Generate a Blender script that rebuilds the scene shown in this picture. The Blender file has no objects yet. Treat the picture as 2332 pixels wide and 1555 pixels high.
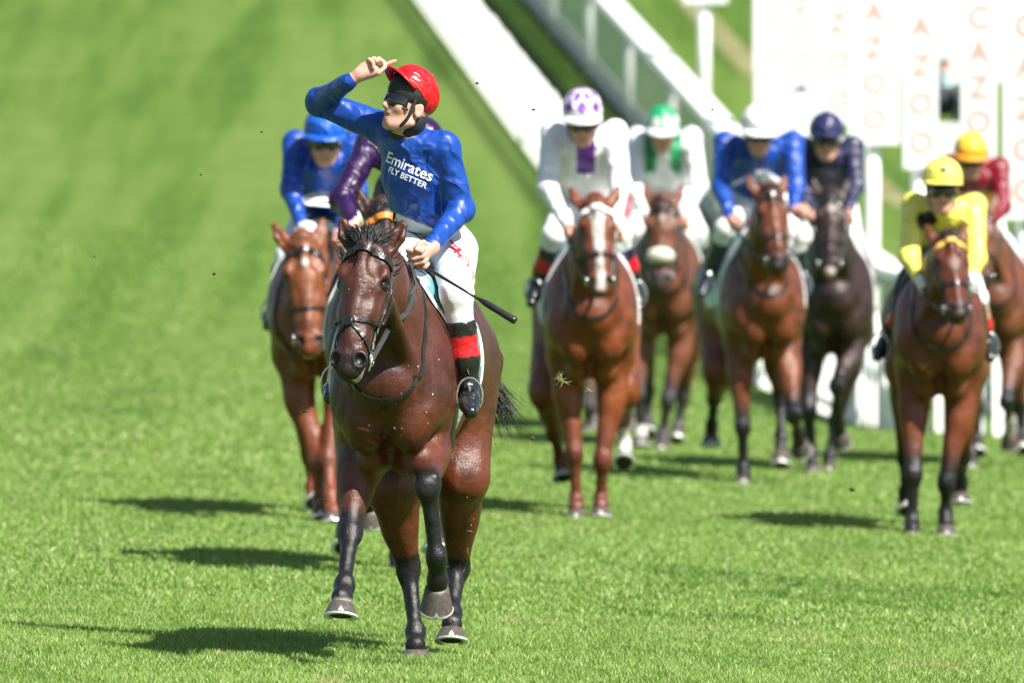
import bpy, bmesh, math, random
import numpy as np
from mathutils import Vector, Matrix

random.seed(7)
rng = np.random.default_rng(7)
R = math.radians
scn = bpy.context.scene
COL = scn.collection

# ------------------------------------------------------------------ camera, sky, sun, exposure
CAM_H = 2.2
LENS = 400.0
FPX = LENS / 36.0 * 2332.0
PITCH = math.atan((777.5 - 263.0) / FPX)
cam_data = bpy.data.cameras.new('camera')
cam_data.lens = LENS
cam_data.sensor_width = 36.0
cam_data.sensor_fit = 'HORIZONTAL'
cam_data.clip_start = 1.0
cam_data.clip_end = 6000.0
cam_data.dof.use_dof = True
cam_data.dof.focus_distance = 44.9
cam_data.dof.aperture_fstop = 5.1
cam = bpy.data.objects.new('camera', cam_data)
cam.location = (0, 0, CAM_H)
cam.rotation_euler = (R(90) - PITCH, 0, 0)
COL.objects.link(cam)
scn.camera = cam

SUN_EL = R(49.0)
SUN_AZ = R(43.0)                      # to the right of straight behind the camera
S_DIR = Vector((math.sin(SUN_AZ) * math.cos(SUN_EL), -math.cos(SUN_AZ) * math.cos(SUN_EL), math.sin(SUN_EL)))
world = bpy.data.worlds.new('World')
scn.world = world
world.use_nodes = True
wn = world.node_tree.nodes
wl = world.node_tree.links
sky = wn.new('ShaderNodeTexSky')
sky.sky_type = 'NISHITA'
sky.sun_disc = False
sky.sun_elevation = SUN_EL
sky.sun_rotation = math.atan2(S_DIR.x, S_DIR.y)
wl.new(sky.outputs[0], wn['Background'].inputs[0])
wn['Background'].inputs[1].default_value = 0.065
sun_data = bpy.data.lights.new('sun', 'SUN')
sun_data.energy = 5.0
sun_data.angle = R(0.53)
sun_data.color = (1.0, 0.95, 0.87)
sun = bpy.data.objects.new('sun', sun_data)
sun.rotation_euler = S_DIR.to_track_quat('Z', 'Y').to_euler()
sun.location = (20, -20, 40)
COL.objects.link(sun)
scn.view_settings.view_transform = 'Standard'
scn.view_settings.look = 'None'
scn.view_settings.exposure = 1.1
scn.view_settings.gamma = 1.0
scn.view_settings.use_curve_mapping = False
scn.cycles.use_denoising = True
scn.cycles.max_bounces = 6
scn.cycles.diffuse_bounces = 3
scn.cycles.glossy_bounces = 3
scn.cycles.transmission_bounces = 4
scn.cycles.sample_clamp_indirect = 6.0
scn.cycles.use_adaptive_sampling = True

CP, SP = math.cos(PITCH), math.sin(PITCH)

def P(px, py, D):
    """world point at depth D (metres from the camera) seen at full-size photo pixel px, py"""
    u = (px - 1166.0) / FPX
    v = -(py - 777.5) / FPX
    ry = CP + v * SP
    rz = -SP + v * CP
    t = D / ry
    return np.array([u * t, D, CAM_H + rz * t])

# ------------------------------------------------------------------ terrain height
def ground_z(x, y):
    x = np.asarray(x, float)
    y = np.asarray(y, float)
    camber = -0.045 * np.clip(x, -14, 14)
    q = (np.minimum(y, 260.0) - 93.0) / 4.0
    hill = 0.0925 * 4.0 * np.logaddexp(0.0, q)
    return camber + hill

def gz(x, y):
    return float(ground_z(x, y))

# ------------------------------------------------------------------ object helpers
def link(o):
    COL.objects.link(o)
    return o

def tag(o, label=None, category=None, group=None, kind=None):
    if label:
        o['label'] = label
    if category:
        o['category'] = category
    if group:
        o['group'] = group
    if kind:
        o['kind'] = kind
    return o

def empty(name, loc, label=None, category=None, group=None):
    o = bpy.data.objects.new(name, None)
    o.empty_display_size = 0.1
    o.location = loc
    link(o)
    return tag(o, label, category, group)

def mesh_obj(name, verts, faces, material, parent=None, smooth=True, colors=None, recenter=True):
    """faces: array (n,4)/(n,3) or a list of index tuples"""
    verts = np.asarray(verts, np.float64)
    off = np.zeros(3)
    if parent is not None:
        off = np.array(root_loc(parent))
    me = bpy.data.meshes.new(name)
    if isinstance(faces, np.ndarray) and faces.ndim == 2:
        n, k = faces.shape
        me.vertices.add(len(verts))
        me.vertices.foreach_set('co', (verts - off).astype(np.float32).ravel())
        me.loops.add(n * k)
        me.loops.foreach_set('vertex_index', faces.astype(np.int32).ravel())
        me.polygons.add(n)
        me.polygons.foreach_set('loop_start', np.arange(0, n * k, k, dtype=np.int32))
        me.polygons.foreach_set('loop_total', np.full(n, k, dtype=np.int32))
        me.update(calc_edges=True)
    else:
        me.from_pydata([tuple(v) for v in (verts - off)], [], [tuple(f) for f in faces])
        me.update()
    if smooth:
        me.polygons.foreach_set('use_smooth', np.ones(len(me.polygons), dtype=bool))
    if colors is not None:
        a = me.color_attributes.new('Col', 'FLOAT_COLOR', 'POINT')
        c = np.ones((len(verts), 4), np.float32)
        c[:, :3] = colors
        a.data.foreach_set('color', c.ravel())
    me.materials.append(material)
    o = bpy.data.objects.new(name, me)
    if parent is not None:
        o.parent = parent
    link(o)
    return o

def root_loc(o):
    v = Vector((0, 0, 0))
    while o is not None:
        v = v + o.location
        o = o.parent
    return (v.x, v.y, v.z)

class MB:
    """collects simple solids, links them as one mesh"""
    def __init__(s):
        s.v = []
        s.f = []
    def add(s, verts, faces):
        b = len(s.v)
        s.v += [tuple(map(float, p)) for p in verts]
        s.f += [tuple(int(i) + b for i in q) for q in faces]
        return s
    def box(s, c, size, rz=0.0, tilt=None):
        c = np.array(c, float)
        hx, hy, hz = [q * 0.5 for q in size]
        M = Matrix.Rotation(rz, 3, 'Z')
        if tilt is not None:
            M = M @ tilt
        M = np.array(M)
        pts = [(sx * hx, sy * hy, sz * hz) for sz in (-1, 1) for sy in (-1, 1) for sx in (-1, 1)]
        return s.add([c + M @ np.array(p) for p in pts],
                     [(0, 2, 3, 1), (4, 5, 7, 6), (0, 1, 5, 4), (2, 6, 7, 3), (0, 4, 6, 2), (1, 3, 7, 5)])
    def tube(s, path, rad, sides=8, cap=True):
        v, f = tube_arrays(path, rad, sides)
        if cap:
            n = len(path)
            f = list(map(tuple, f)) + [tuple(range(sides))[::-1], tuple((n - 1) * sides + i for i in range(sides))]
        return s.add(v, f)
    def build(s, name, material, parent=None, smooth=False):
        return mesh_obj(name, s.v, s.f, material, parent, smooth)

def norm(v):
    v = np.asarray(v, float)
    return v / (np.linalg.norm(v) + 1e-12)

def tube_arrays(path, rad, sides=8, flat=None, nrm=None):
    """swept tube; rad scalar or per-point; flat=(w,t): rectangular strap with normals nrm"""
    path = np.asarray(path, float)
    n = len(path)
    rad = np.broadcast_to(np.asarray(rad, float), (n,))
    T = np.gradient(path, axis=0)
    T /= np.linalg.norm(T, axis=1)[:, None] + 1e-12
    V = []
    if flat is not None:
        w, t = flat
        for i in range(n):
            nn = nrm[i] - T[i] * np.dot(nrm[i], T[i])
            nn = norm(nn)
            b = np.cross(T[i], nn)
            for (a, c) in ((-1, 0), (1, 0), (0.92, 1), (-0.92, 1)):
                V.append(path[i] + b * a * w * 0.5 + nn * c * t)
        sides = 4
    else:
        ref = np.array([0, 0, 1.0]) if abs(T[0][2]) < 0.9 else np.array([1.0, 0, 0])
        b = norm(np.cross(T[0], ref))
        for i in range(n):
            b = norm(b - T[i] * np.dot(b, T[i]))
            c = np.cross(T[i], b)
            for k in range(sides):
                a = 2 * math.pi * k / sides
                V.append(path[i] + rad[i] * (math.cos(a) * b + math.sin(a) * c))
    F = []
    for i in range(n - 1):
        for k in range(sides):
            k2 = (k + 1) % sides
            F.append((i * sides + k, i * sides + k2, (i + 1) * sides + k2, (i + 1) * sides + k))
    return np.array(V), np.array(F)

def strap(name, path, nrm, w, t, material, parent, closed=False):
    v, f = tube_arrays(path, 0, flat=(w, t), nrm=nrm)
    f = [tuple(q) for q in f]
    n = len(path)
    f += [(3, 2, 1, 0), ((n - 1) * 4, (n - 1) * 4 + 1, (n - 1) * 4 + 2, (n - 1) * 4 + 3)]
    return mesh_obj(name, v, f, material, parent, smooth=False)

def tube_obj(name, path, rad, material, parent, sides=8, smooth=True):
    return MB().tube(path, rad, sides).build(name, material, parent, smooth)

def smooth_path(pts, n=24):
    """Catmull-Rom through pts"""
    pts = np.asarray(pts, float)
    q = np.vstack([2 * pts[0] - pts[1], pts, 2 * pts[-1] - pts[-2]])
    out = []
    m = len(pts) - 1
    for t in np.linspace(0, m, n):
        i = min(int(t), m - 1)
        u = t - i
        p0, p1, p2, p3 = q[i], q[i + 1], q[i + 2], q[i + 3]
        out.append(0.5 * ((2 * p1) + (-p0 + p2) * u + (2 * p0 - 5 * p1 + 4 * p2 - p3) * u * u + (-p0 + 3 * p1 - 3 * p2 + p3) * u ** 3))
    return np.array(out)

# ------------------------------------------------------------------ implicit surfaces: fields of blended solids, meshed with surface nets
class Field:
    def __init__(s, lo, hi, h):
        s.h = h
        s.lo = np.asarray(lo, float)
        s.n = np.maximum(np.ceil((np.asarray(hi, float) - s.lo) / h).astype(int) + 1, 4)
        s.ax = [(s.lo[i] + h * np.arange(s.n[i])).astype(np.float32) for i in range(3)]
        s.f = np.full(tuple(s.n), 1.0, np.float32)
    def _sub(s, lo, hi):
        sl = []
        for i in range(3):
            a = int(np.clip(math.floor((lo[i] - s.lo[i]) / s.h), 0, s.n[i] - 1))
            b = int(np.clip(math.ceil((hi[i] - s.lo[i]) / s.h) + 1, a + 1, s.n[i]))
            sl.append(slice(a, b))
        return tuple(sl)
    def _xyz(s, sl, c):
        return (s.ax[0][sl[0]][:, None, None] - np.float32(c[0]), s.ax[1][sl[1]][None, :, None] - np.float32(c[1]),
                s.ax[2][sl[2]][None, None, :] - np.float32(c[2]))
    def _put(s, sl, d, k, sub=False):
        a = s.f[sl]
        if sub:
            d = -d
            h = np.maximum(k - np.abs(a - d), 0) / k
            s.f[sl] = np.maximum(a, d) + h * h * (k * 0.25)
        else:
            h = np.maximum(k - np.abs(a - d), 0) / k
            s.f[sl] = np.minimum(a, d) - h * h * (k * 0.25)
    def cap(s, a, b, ra, rb, k=0.02, sub=False):
        a = np.asarray(a, float)
        b = np.asarray(b, float)
        m = max(ra, rb) + k + 0.03
        sl = s._sub(np.minimum(a, b) - m, np.maximum(a, b) + m)
        x, y, z = s._xyz(sl, a)
        d = (b - a).astype(np.float32)
        L2 = float(np.dot(d, d)) + 1e-9
        t = np.clip((x * d[0] + y * d[1] + z * d[2]) / np.float32(L2), 0, 1)
        q = np.sqrt((x - t * d[0]) ** 2 + (y - t * d[1]) ** 2 + (z - t * d[2]) ** 2) - (np.float32(ra) + t * np.float32(rb - ra))
        s._put(sl, q, np.float32(k), sub)
    def ell(s, c, r, axes=None, k=0.02, sub=False):
        r = np.asarray(r, float)
        m = r.max() + k + 0.03
        c = np.asarray(c, float)
        sl = s._sub(c - m, c + m)
        x, y, z = s._xyz(sl, c)
        if axes is None:
            u, v, w = x, y, z
        else:
            A = np.asarray(axes, np.float32)
            u = A[0, 0] * x + A[0, 1] * y + A[0, 2] * z
            v = A[1, 0] * x + A[1, 1] * y + A[1, 2] * z
            w = A[2, 0] * x + A[2, 1] * y + A[2, 2] * z
        r = r.astype(np.float32)
        k0 = np.sqrt((u / r[0]) ** 2 + (v / r[1]) ** 2 + (w / r[2]) ** 2)
        k1 = np.sqrt((u / r[0] ** 2) ** 2 + (v / r[1] ** 2) ** 2 + (w / r[2] ** 2) ** 2) + np.float32(1e-6)
        q = k0 * (k0 - 1) / k1
        s._put(sl, q, np.float32(k), sub)
    def loft(s, secs, side, k=0.03, kin=0.05):
        """secs: list of (centre, half width along side, half height); elliptical sections"""
        for (a, wa, ha), (b, wb, hb) in zip(secs[:-1], secs[1:]):
            a = np.asarray(a, float)
            b = np.asarray(b, float)
            m = max(wa, ha, wb, hb) + k + 0.03
            sl = s._sub(np.minimum(a, b) - m, np.maximum(a, b) + m)
            x, y, z = s._xyz(sl, a)
            dv = b - a
            L = np.linalg.norm(dv)
            d = dv / L
            sd = norm(np.asarray(side, float) - d * np.dot(side, d))
            up = np.cross(sd, d)
            d = d.astype(np.float32)
            sd = sd.astype(np.float32)
            up = up.astype(np.float32)
            w = x * d[0] + y * d[1] + z * d[2]
            u = x * sd[0] + y * sd[1] + z * sd[2]
            v = x * up[0] + y * up[1] + z * up[2]
            t = np.clip(w / np.float32(L), 0, 1)
            t2 = t * t * (3 - 2 * t)
            ww = w - t * np.float32(L)
            rs = np.float32(wa) + t2 * np.float32(wb - wa)
            ru = np.float32(ha) + t2 * np.float32(hb - ha)
            re = np.minimum(rs, ru)
            k0 = np.sqrt((u / rs) ** 2 + (v / ru) ** 2 + (ww / re) ** 2)
            k1 = np.sqrt((u / rs ** 2) ** 2 + (v / ru ** 2) ** 2 + (ww / re ** 2) ** 2) + np.float32(1e-6)
            q = k0 * (k0 - 1) / k1
            s._put(sl, q, np.float32(kin))
    def halfspace(s, p, nrm, k=0.004):
        """cut away everything on the side nrm points to"""
        p = np.asarray(p, float)
        nrm = norm(nrm).astype(np.float32)
        x, y, z = s._xyz((slice(None),) * 3, p)
        d = x * nrm[0] + y * nrm[1] + z * nrm[2]
        a = s.f
        h = np.maximum(k - np.abs(a - d), 0) / k
        s.f = np.maximum(a, d) + h * h * (k * 0.25)
    def wrinkle(s, amp, freq, seed=0, stretch=(1, 1, 1)):
        """cloth folds: ridged warped waves added to the field"""
        r = np.random.default_rng(seed)
        ix = np.nonzero(np.abs(s.f) < 0.035)
        x = s.ax[0][ix[0]] * np.float32(stretch[0])
        y = s.ax[1][ix[1]] * np.float32(stretch[1])
        z = s.ax[2][ix[2]] * np.float32(stretch[2])
        acc = 0
        for o in range(4):
            d = (norm(r.normal(size=3)) * freq * (1.55 ** o)).astype(np.float32)
            d2 = (norm(r.normal(size=3)) * freq * 0.45).astype(np.float32)
            ph = r.random(2) * 6.28
            q2 = x * d2[0] + y * d2[1] + z * d2[2] + ph[1]
            warp = np.sin(q2) * 1.9 + np.sin(1.7 * (x * d2[1] - y * d2[0] + z * d2[2])) * 1.3
            wv = np.sin(x * d[0] + y * d[1] + z * d[2] + ph[0] + warp)
            msk = np.clip(.55 + .8 * np.sin(.8 * (x * d2[2] + y * d2[0] - z * d2[1]) + ph[0] * 2), 0, 1)
            acc = acc + msk * (1.3 * np.abs(wv) ** .8 - .6) * (0.66 ** o)
        s.f[ix] += (amp * acc).astype(np.float32)
    def value(s, p):
        p = np.atleast_2d(np.asarray(p, float))
        g = (p - s.lo) / s.h
        g = np.clip(g, 0, s.n - 1.001)
        i = g.astype(int)
        t = g - i
        out = 0
        for dx in (0, 1):
            for dy in (0, 1):
                for dz in (0, 1):
                    w = (t[:, 0] if dx else 1 - t[:, 0]) * (t[:, 1] if dy else 1 - t[:, 1]) * (t[:, 2] if dz else 1 - t[:, 2])
                    out = out + w * s.f[i[:, 0] + dx, i[:, 1] + dy, i[:, 2] + dz]
        return out
    def normal(s, p):
        e = s.h
        g = np.stack([s.value(p + np.eye(3)[i] * e) - s.value(p - np.eye(3)[i] * e) for i in range(3)], 1)
        return g / (np.linalg.norm(g, axis=1)[:, None] + 1e-9)
    def out(s, o, d, off=0.0, rmax=0.7, first=True):
        """march outward from o (inside) along d to the surface; returns points and normals"""
        o = np.atleast_2d(o)
        d = np.atleast_2d(d)
        d = d / np.linalg.norm(d, axis=1)[:, None]
        ts = np.arange(0, rmax, s.h * 0.6)
        vals = np.stack([s.value(o + d * t) for t in ts], 1)
        pos = vals > off
        idx = np.argmax(pos, axis=1)
        idx = np.where(pos.any(1), idx, len(ts) - 1)
        idx = np.maximum(idx, 1)
        v1 = vals[np.arange(len(o)), idx]
        v0 = vals[np.arange(len(o)), idx - 1]
        fr = np.clip((off - v0) / (v1 - v0 + 1e-9), 0, 1)
        t = ts[idx - 1] + fr * (ts[1] - ts[0])
        p = o + d * t[:, None]
        return p, s.normal(p)
    def snap(s, p, off=0.0, it=6):
        p = np.atleast_2d(np.asarray(p, float)).copy()
        for _ in range(it):
            n = s.normal(p)
            p -= n * np.clip(s.value(p) - off, -0.03, 0.03)[:, None]
        return p, s.normal(p)
    def mesh(s):
        f = s.f
        ins = f < 0
        nx, ny, nz = f.shape
        c = ins[:-1, :-1, :-1].astype(np.int8)
        tot = np.zeros((nx - 1, ny - 1, nz - 1), np.int8)
        for dx in (0, 1):
            for dy in (0, 1):
                for dz in (0, 1):
                    tot += ins[dx:nx - 1 + dx, dy:ny - 1 + dy, dz:nz - 1 + dz]
        act = (tot > 0) & (tot < 8)
        I = np.argwhere(act)
        N = len(I)
        idm = np.full(act.shape, -1, np.int32)
        idm[act] = np.arange(N)
        co = np.array([(dx, dy, dz) for dx in (0, 1) for dy in (0, 1) for dz in (0, 1)])
        vals = np.stack([f[I[:, 0] + a, I[:, 1] + b, I[:, 2] + e] for a, b, e in co], 1)
        acc = np.zeros((N, 3))
        cnt = np.zeros(N)
        for i in range(8):
            for j in range(i + 1, 8):
                if np.abs(co[i] - co[j]).sum() != 1:
                    continue
                m = (vals[:, i] < 0) != (vals[:, j] < 0)
                t = vals[m, i] / (vals[m, i] - vals[m, j])
                acc[m] += co[i] + (co[j] - co[i]) * t[:, None]
                cnt[m] += 1
        V = s.lo + (I + acc / cnt[:, None]) * s.h
        Q = []
        for ax in range(3):
            a1, a2 = [(1, 2), (2, 0), (0, 1)][ax]
            s0 = [slice(1, -1)] * 3
            s1 = [slice(1, -1)] * 3
            s0[ax] = slice(0, -1)
            s1[ax] = slice(1, None)
            A = ins[tuple(s0)]
            B = ins[tuple(s1)]
            cr = np.argwhere(A != B)
            off = np.array([1, 1, 1])
            off[ax] = 0
            cr = cr + off
            sgn = ins[cr[:, 0], cr[:, 1], cr[:, 2]]
            def cell(d1, d2):
                q = cr.copy()
                q[:, a1] += d1
                q[:, a2] += d2
                return idm[q[:, 0], q[:, 1], q[:, 2]]
            q = np.stack([cell(-1, -1), cell(0, -1), cell(0, 0), cell(-1, 0)], 1)
            q[~sgn] = q[~sgn][:, ::-1]
            Q.append(q)
        Q = np.concatenate(Q)
        Q = Q[(Q >= 0).all(1)]
        # keep only the largest pieces: drop specks
        return V, Q

def sstep(a, b, x):
    t = np.clip((x - a) / (b - a), 0, 1)
    return t * t * (3 - 2 * t)

def seg_dist(p, a, b):
    d = b - a
    t = np.clip(((p - a) @ d) / (d @ d + 1e-9), 0, 1)
    return np.linalg.norm(p - (a + t[:, None] * d), axis=1), t

# ------------------------------------------------------------------ materials
def new_mat(name):
    m = bpy.data.materials.new(name)
    m.use_nodes = True
    nt = m.node_tree
    b = nt.nodes['Principled BSDF']
    return m, nt, b

def nd(nt, typ, **kw):
    n = nt.nodes.new(typ)
    for k, v in kw.items():
        if hasattr(n, k):
            setattr(n, k, v)
        else:
            n.inputs[k].default_value = v
    return n

def ramp(nt, src, stops):
    r = nt.nodes.new('ShaderNodeValToRGB')
    el = r.color_ramp.elements
    while len(el) > 1:
        el.remove(el[-1])
    el[0].position = stops[0][0]
    el[0].color = (*stops[0][1], 1)
    for p, c in stops[1:]:
        e = el.new(p)
        e.color = (*c, 1)
    nt.links.new(src, r.inputs[0])
    return r

def tc(nt, scale=(1, 1, 1), kind='Object'):
    t = nt.nodes.new('ShaderNodeTexCoord')
    m = nt.nodes.new('ShaderNodeMapping')
    m.inputs['Scale'].default_value = scale
    nt.links.new(t.outputs[kind], m.inputs[0])
    return m.outputs[0]

def mulcol(nt, a, b, fac=1.0):
    n = nt.nodes.new('ShaderNodeMix')
    n.data_type = 'RGBA'
    n.blend_type = 'MULTIPLY'
    n.inputs[0].default_value = fac
    nt.links.new(a, n.inputs[6])
    nt.links.new(b, n.inputs[7])
    return n.outputs[2]

def plain(name, col, rough=0.5, spec=0.5, metal=0.0, noise=0.12, scale=18.0, bump=0.0, bscale=60.0, coat=0.0, sheen=0.0):
    m, nt, b = new_mat(name)
    nz = nd(nt, 'ShaderNodeTexNoise', Scale=scale, Detail=4.0)
    nt.links.new(tc(nt), nz.inputs['Vector'])
    lo = tuple(c * (1 - noise) for c in col)
    hi = tuple(min(1, c * (1 + noise)) for c in col)
    r = ramp(nt, nz.outputs[0], [(0.3, lo), (0.7, hi)])
    nt.links.new(r.outputs[0], b.inputs['Base Color'])
    b.inputs['Roughness'].default_value = rough
    b.inputs['Specular IOR Level'].default_value = spec
    b.inputs['Metallic'].default_value = metal
    b.inputs['Coat Weight'].default_value = coat
    b.inputs['Sheen Weight'].default_value = sheen
    if bump:
        n2 = nd(nt, 'ShaderNodeTexNoise', Scale=bscale, Detail=5.0)
        nt.links.new(tc(nt), n2.inputs['Vector'])
        bp = nd(nt, 'ShaderNodeBump', Strength=bump, Distance=0.01)
        nt.links.new(n2.outputs[0], bp.inputs['Height'])
        nt.links.new(bp.outputs[0], b.inputs['Normal'])
    return m

def attr_mat(name, rough=0.4, spec=0.5, noise=0.2, scale=30.0, bump=0.1, bscale=90.0, stretch=(1, 1, 1), sheen=0.0, coat=0.0, sss=0.0, bdist=0.01, ridged=False, hairy=False):
    """base colour from the mesh's own colour markings, with fine variation"""
    m, nt, b = new_mat(name)
    at = nt.nodes.new('ShaderNodeVertexColor')
    at.layer_name = 'Col'
    nz = nd(nt, 'ShaderNodeTexNoise', Scale=scale, Detail=5.0, Roughness=0.6)
    v = tc(nt, stretch)
    nt.links.new(v, nz.inputs['Vector'])
    g0 = 1 - noise
    r = ramp(nt, nz.outputs[0], [(0.28, (g0, g0, g0)), (0.72, (1, 1, 1))])
    nt.links.new(mulcol(nt, at.outputs[0], r.outputs[0]), b.inputs['Base Color'])
    b.inputs['Roughness'].default_value = rough
    mr = nd(nt, 'ShaderNodeMapRange')
    mr.inputs['To Min'].default_value = rough * 0.75
    mr.inputs['To Max'].default_value = min(1.0, rough * 1.35)
    n3 = nd(nt, 'ShaderNodeTexNoise', Scale=scale * 0.45, Detail=6.0, Roughness=0.7)
    nt.links.new(v, n3.inputs['Vector'])
    nt.links.new(n3.outputs[0], mr.inputs['Value'])
    nt.links.new(mr.outputs[0], b.inputs['Roughness'])
    b.inputs['Specular IOR Level'].default_value = spec
    b.inputs['Sheen Weight'].default_value = sheen
    b.inputs['Coat Weight'].default_value = coat
    b.inputs['Coat Roughness'].default_value = 0.2
    if sss:
        b.inputs['Subsurface Weight'].default_value = sss
        b.inputs['Subsurface Radius'].default_value = (0.012, 0.005, 0.003)
        b.inputs['Subsurface Scale'].default_value = 1.0
    if bump:
        n2 = nd(nt, 'ShaderNodeTexNoise', Scale=bscale, Detail=6.0, Roughness=0.6)
        nt.links.new(v, n2.inputs['Vector'])
        hsrc = n2.outputs[0]
        if ridged:                       # creases: folded noise
            n2.inputs['Detail'].default_value = 2.0
            n2.inputs['Distortion'].default_value = .7
            a1 = nd(nt, 'ShaderNodeMath', operation='SUBTRACT')
            nt.links.new(hsrc, a1.inputs[0])
            a1.inputs[1].default_value = .5
            a2 = nd(nt, 'ShaderNodeMath', operation='ABSOLUTE')
            nt.links.new(a1.outputs[0], a2.inputs[0])
            a3 = nd(nt, 'ShaderNodeMath', operation='POWER')
            nt.links.new(a2.outputs[0], a3.inputs[0])
            a3.inputs[1].default_value = .85
            a4 = nd(nt, 'ShaderNodeMath', operation='MULTIPLY')
            nt.links.new(a3.outputs[0], a4.inputs[0])
            a4.inputs[1].default_value = -1.6
            hsrc = a4.outputs[0]
        bp = nd(nt, 'ShaderNodeBump', Strength=bump, Distance=bdist)
        nt.links.new(hsrc, bp.inputs['Height'])
        if ridged:                       # long drawn folds on top of the creases
            wv = nd(nt, 'ShaderNodeTexWave', Scale=5.5, Distortion=7.0, Detail=2.0)
            wv.bands_direction = 'DIAGONAL'
            wv.inputs['Detail Scale'].default_value = 1.3
            nt.links.new(v, wv.inputs['Vector'])
            pw = nd(nt, 'ShaderNodeMath', operation='POWER')
            pw.inputs[1].default_value = 2.5
            nt.links.new(wv.outputs['Fac'], pw.inputs[0])
            b3 = nd(nt, 'ShaderNodeBump', Strength=.34, Distance=.016)
            nt.links.new(pw.outputs[0], b3.inputs['Height'])
            nt.links.new(bp.outputs[0], b3.inputs['Normal'])
            bp = b3
        if hairy:                        # fine lie of the hair over the muscle relief
            n5 = nd(nt, 'ShaderNodeTexNoise', Scale=7.0, Detail=2.0, Roughness=.5)
            nt.links.new(tc(nt, (1.3, 1, .35)), n5.inputs['Vector'])
            b5 = nd(nt, 'ShaderNodeBump', Strength=.55, Distance=.05)
            nt.links.new(n5.outputs[0], b5.inputs['Height'])
            nt.links.new(bp.outputs[0], b5.inputs['Normal'])
            bp = b5
            n4 = nd(nt, 'ShaderNodeTexNoise', Scale=220.0, Detail=3.0, Roughness=.7)
            nt.links.new(tc(nt, (1, .4, .25)), n4.inputs['Vector'])
            b2 = nd(nt, 'ShaderNodeBump', Strength=.45, Distance=.004)
            nt.links.new(n4.outputs[0], b2.inputs['Height'])
            nt.links.new(bp.outputs[0], b2.inputs['Normal'])
            bp = b2
        nt.links.new(bp.outputs[0], b.inputs['Normal'])
    return m

M = {}
M['coat'] = attr_mat('horse_coat', rough=0.39, spec=0.42, noise=0.6, scale=9, bump=0.4, bscale=15, sheen=0.0, coat=0.0, bdist=0.02, hairy=True)
M['skin'] = attr_mat('skin', rough=0.5, spec=0.4, noise=0.16, scale=40, bump=0.06, bscale=120, sss=0.08)
M['silk'] = attr_mat('racing_silk', rough=0.4, spec=0.5, noise=0.1, scale=14, bump=0.6, bscale=5.5, sheen=0.0, coat=0.0, bdist=0.035, ridged=True)
M['breech'] = attr_mat('breeches_cloth', rough=0.62, spec=0.3, noise=0.08, scale=20, bump=0.15, bscale=40)
M['boot'] = attr_mat('patent_boot', rough=0.16, spec=0.6, noise=0.15, scale=14, bump=0.35, bscale=32, coat=0.4, bdist=0.012)
M['cap'] = attr_mat('cap_silk', rough=0.33, spec=0.5, noise=0.1, scale=22, bump=0.5, bscale=9, coat=0.0, bdist=.02, ridged=True)
M['leather'] = plain('black_leather', (0.014, 0.013, 0.013), rough=0.28, spec=0.6, noise=0.3, bump=0.15, bscale=120)
M['rubber'] = plain('rein_grip', (0.03, 0.03, 0.032), rough=0.6, noise=0.3, bump=0.3, bscale=200)
M['steel'] = plain('bright_steel', (0.62, 0.62, 0.6), rough=0.22, metal=1.0, noise=0.2, scale=60)
M['alloy'] = plain('horseshoe_alloy', (0.7, 0.7, 0.68), rough=0.4, metal=0.5, noise=0.2, scale=60)
M['horn'] = plain('hoof_horn', (0.075, 0.06, 0.052), rough=0.5, noise=0.35, scale=55, bump=0.2, bscale=120)
M['sole'] = plain('hoof_sole', (0.03, 0.026, 0.02), rough=0.9, noise=0.5, scale=60, bump=0.6, bscale=80)
M['hair'] = plain('black_horse_hair', (0.012, 0.011, 0.011), rough=0.38, spec=0.5, noise=0.3)
M['hair_red'] = plain('chestnut_horse_hair', (0.16, 0.055, 0.02), rough=0.4, noise=0.3)
M['eye'] = plain('horse_eye', (0.012, 0.006, 0.004), rough=0.05, spec=0.7, noise=0.1)
M['goggle'] = plain('goggle_lens', (0.006, 0.006, 0.008), rough=0.06, spec=0.8, noise=0.1, coat=0.5)
M['blackcloth'] = plain('black_cloth', (0.012, 0.012, 0.014), rough=0.6, noise=0.3, bump=0.2, bscale=60)
M['white'] = plain('white_paint', (0.8, 0.8, 0.79), rough=0.45, noise=0.05)
M['print'] = plain('white_print', (0.82, 0.82, 0.84), rough=0.5, noise=0.03)
M['redprint'] = plain('red_print', (0.55, 0.02, 0.03), rough=0.5, noise=0.08)

# ------------------------------------------------------------------ horses
def strand_mesh(paths, r0, material, name, parent):
    V = []
    F = []
    for p in paths:
        n = len(p)
        b = len(V)
        T = norm(p[-1] - p[0])
        s1 = norm(np.cross(T, [0.3, 0.9, 0.2]))
        s2 = np.cross(T, s1)
        for i in range(n):
            r = r0 * (1 - (i / (n - 1)) ** 1.5) + 0.0004
            for k in range(3):
                a = k * 2.094
                V.append(p[i] + r * (math.cos(a) * s1 + math.sin(a) * s2))
        for i in range(n - 1):
            for k in range(3):
                F.append((b + i * 3 + k, b + i * 3 + (k + 1) % 3, b + (i + 1) * 3 + (k + 1) % 3, b + (i + 1) * 3 + k))
    return mesh_obj(name, np.array(V), np.array(F), material, parent)

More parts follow.
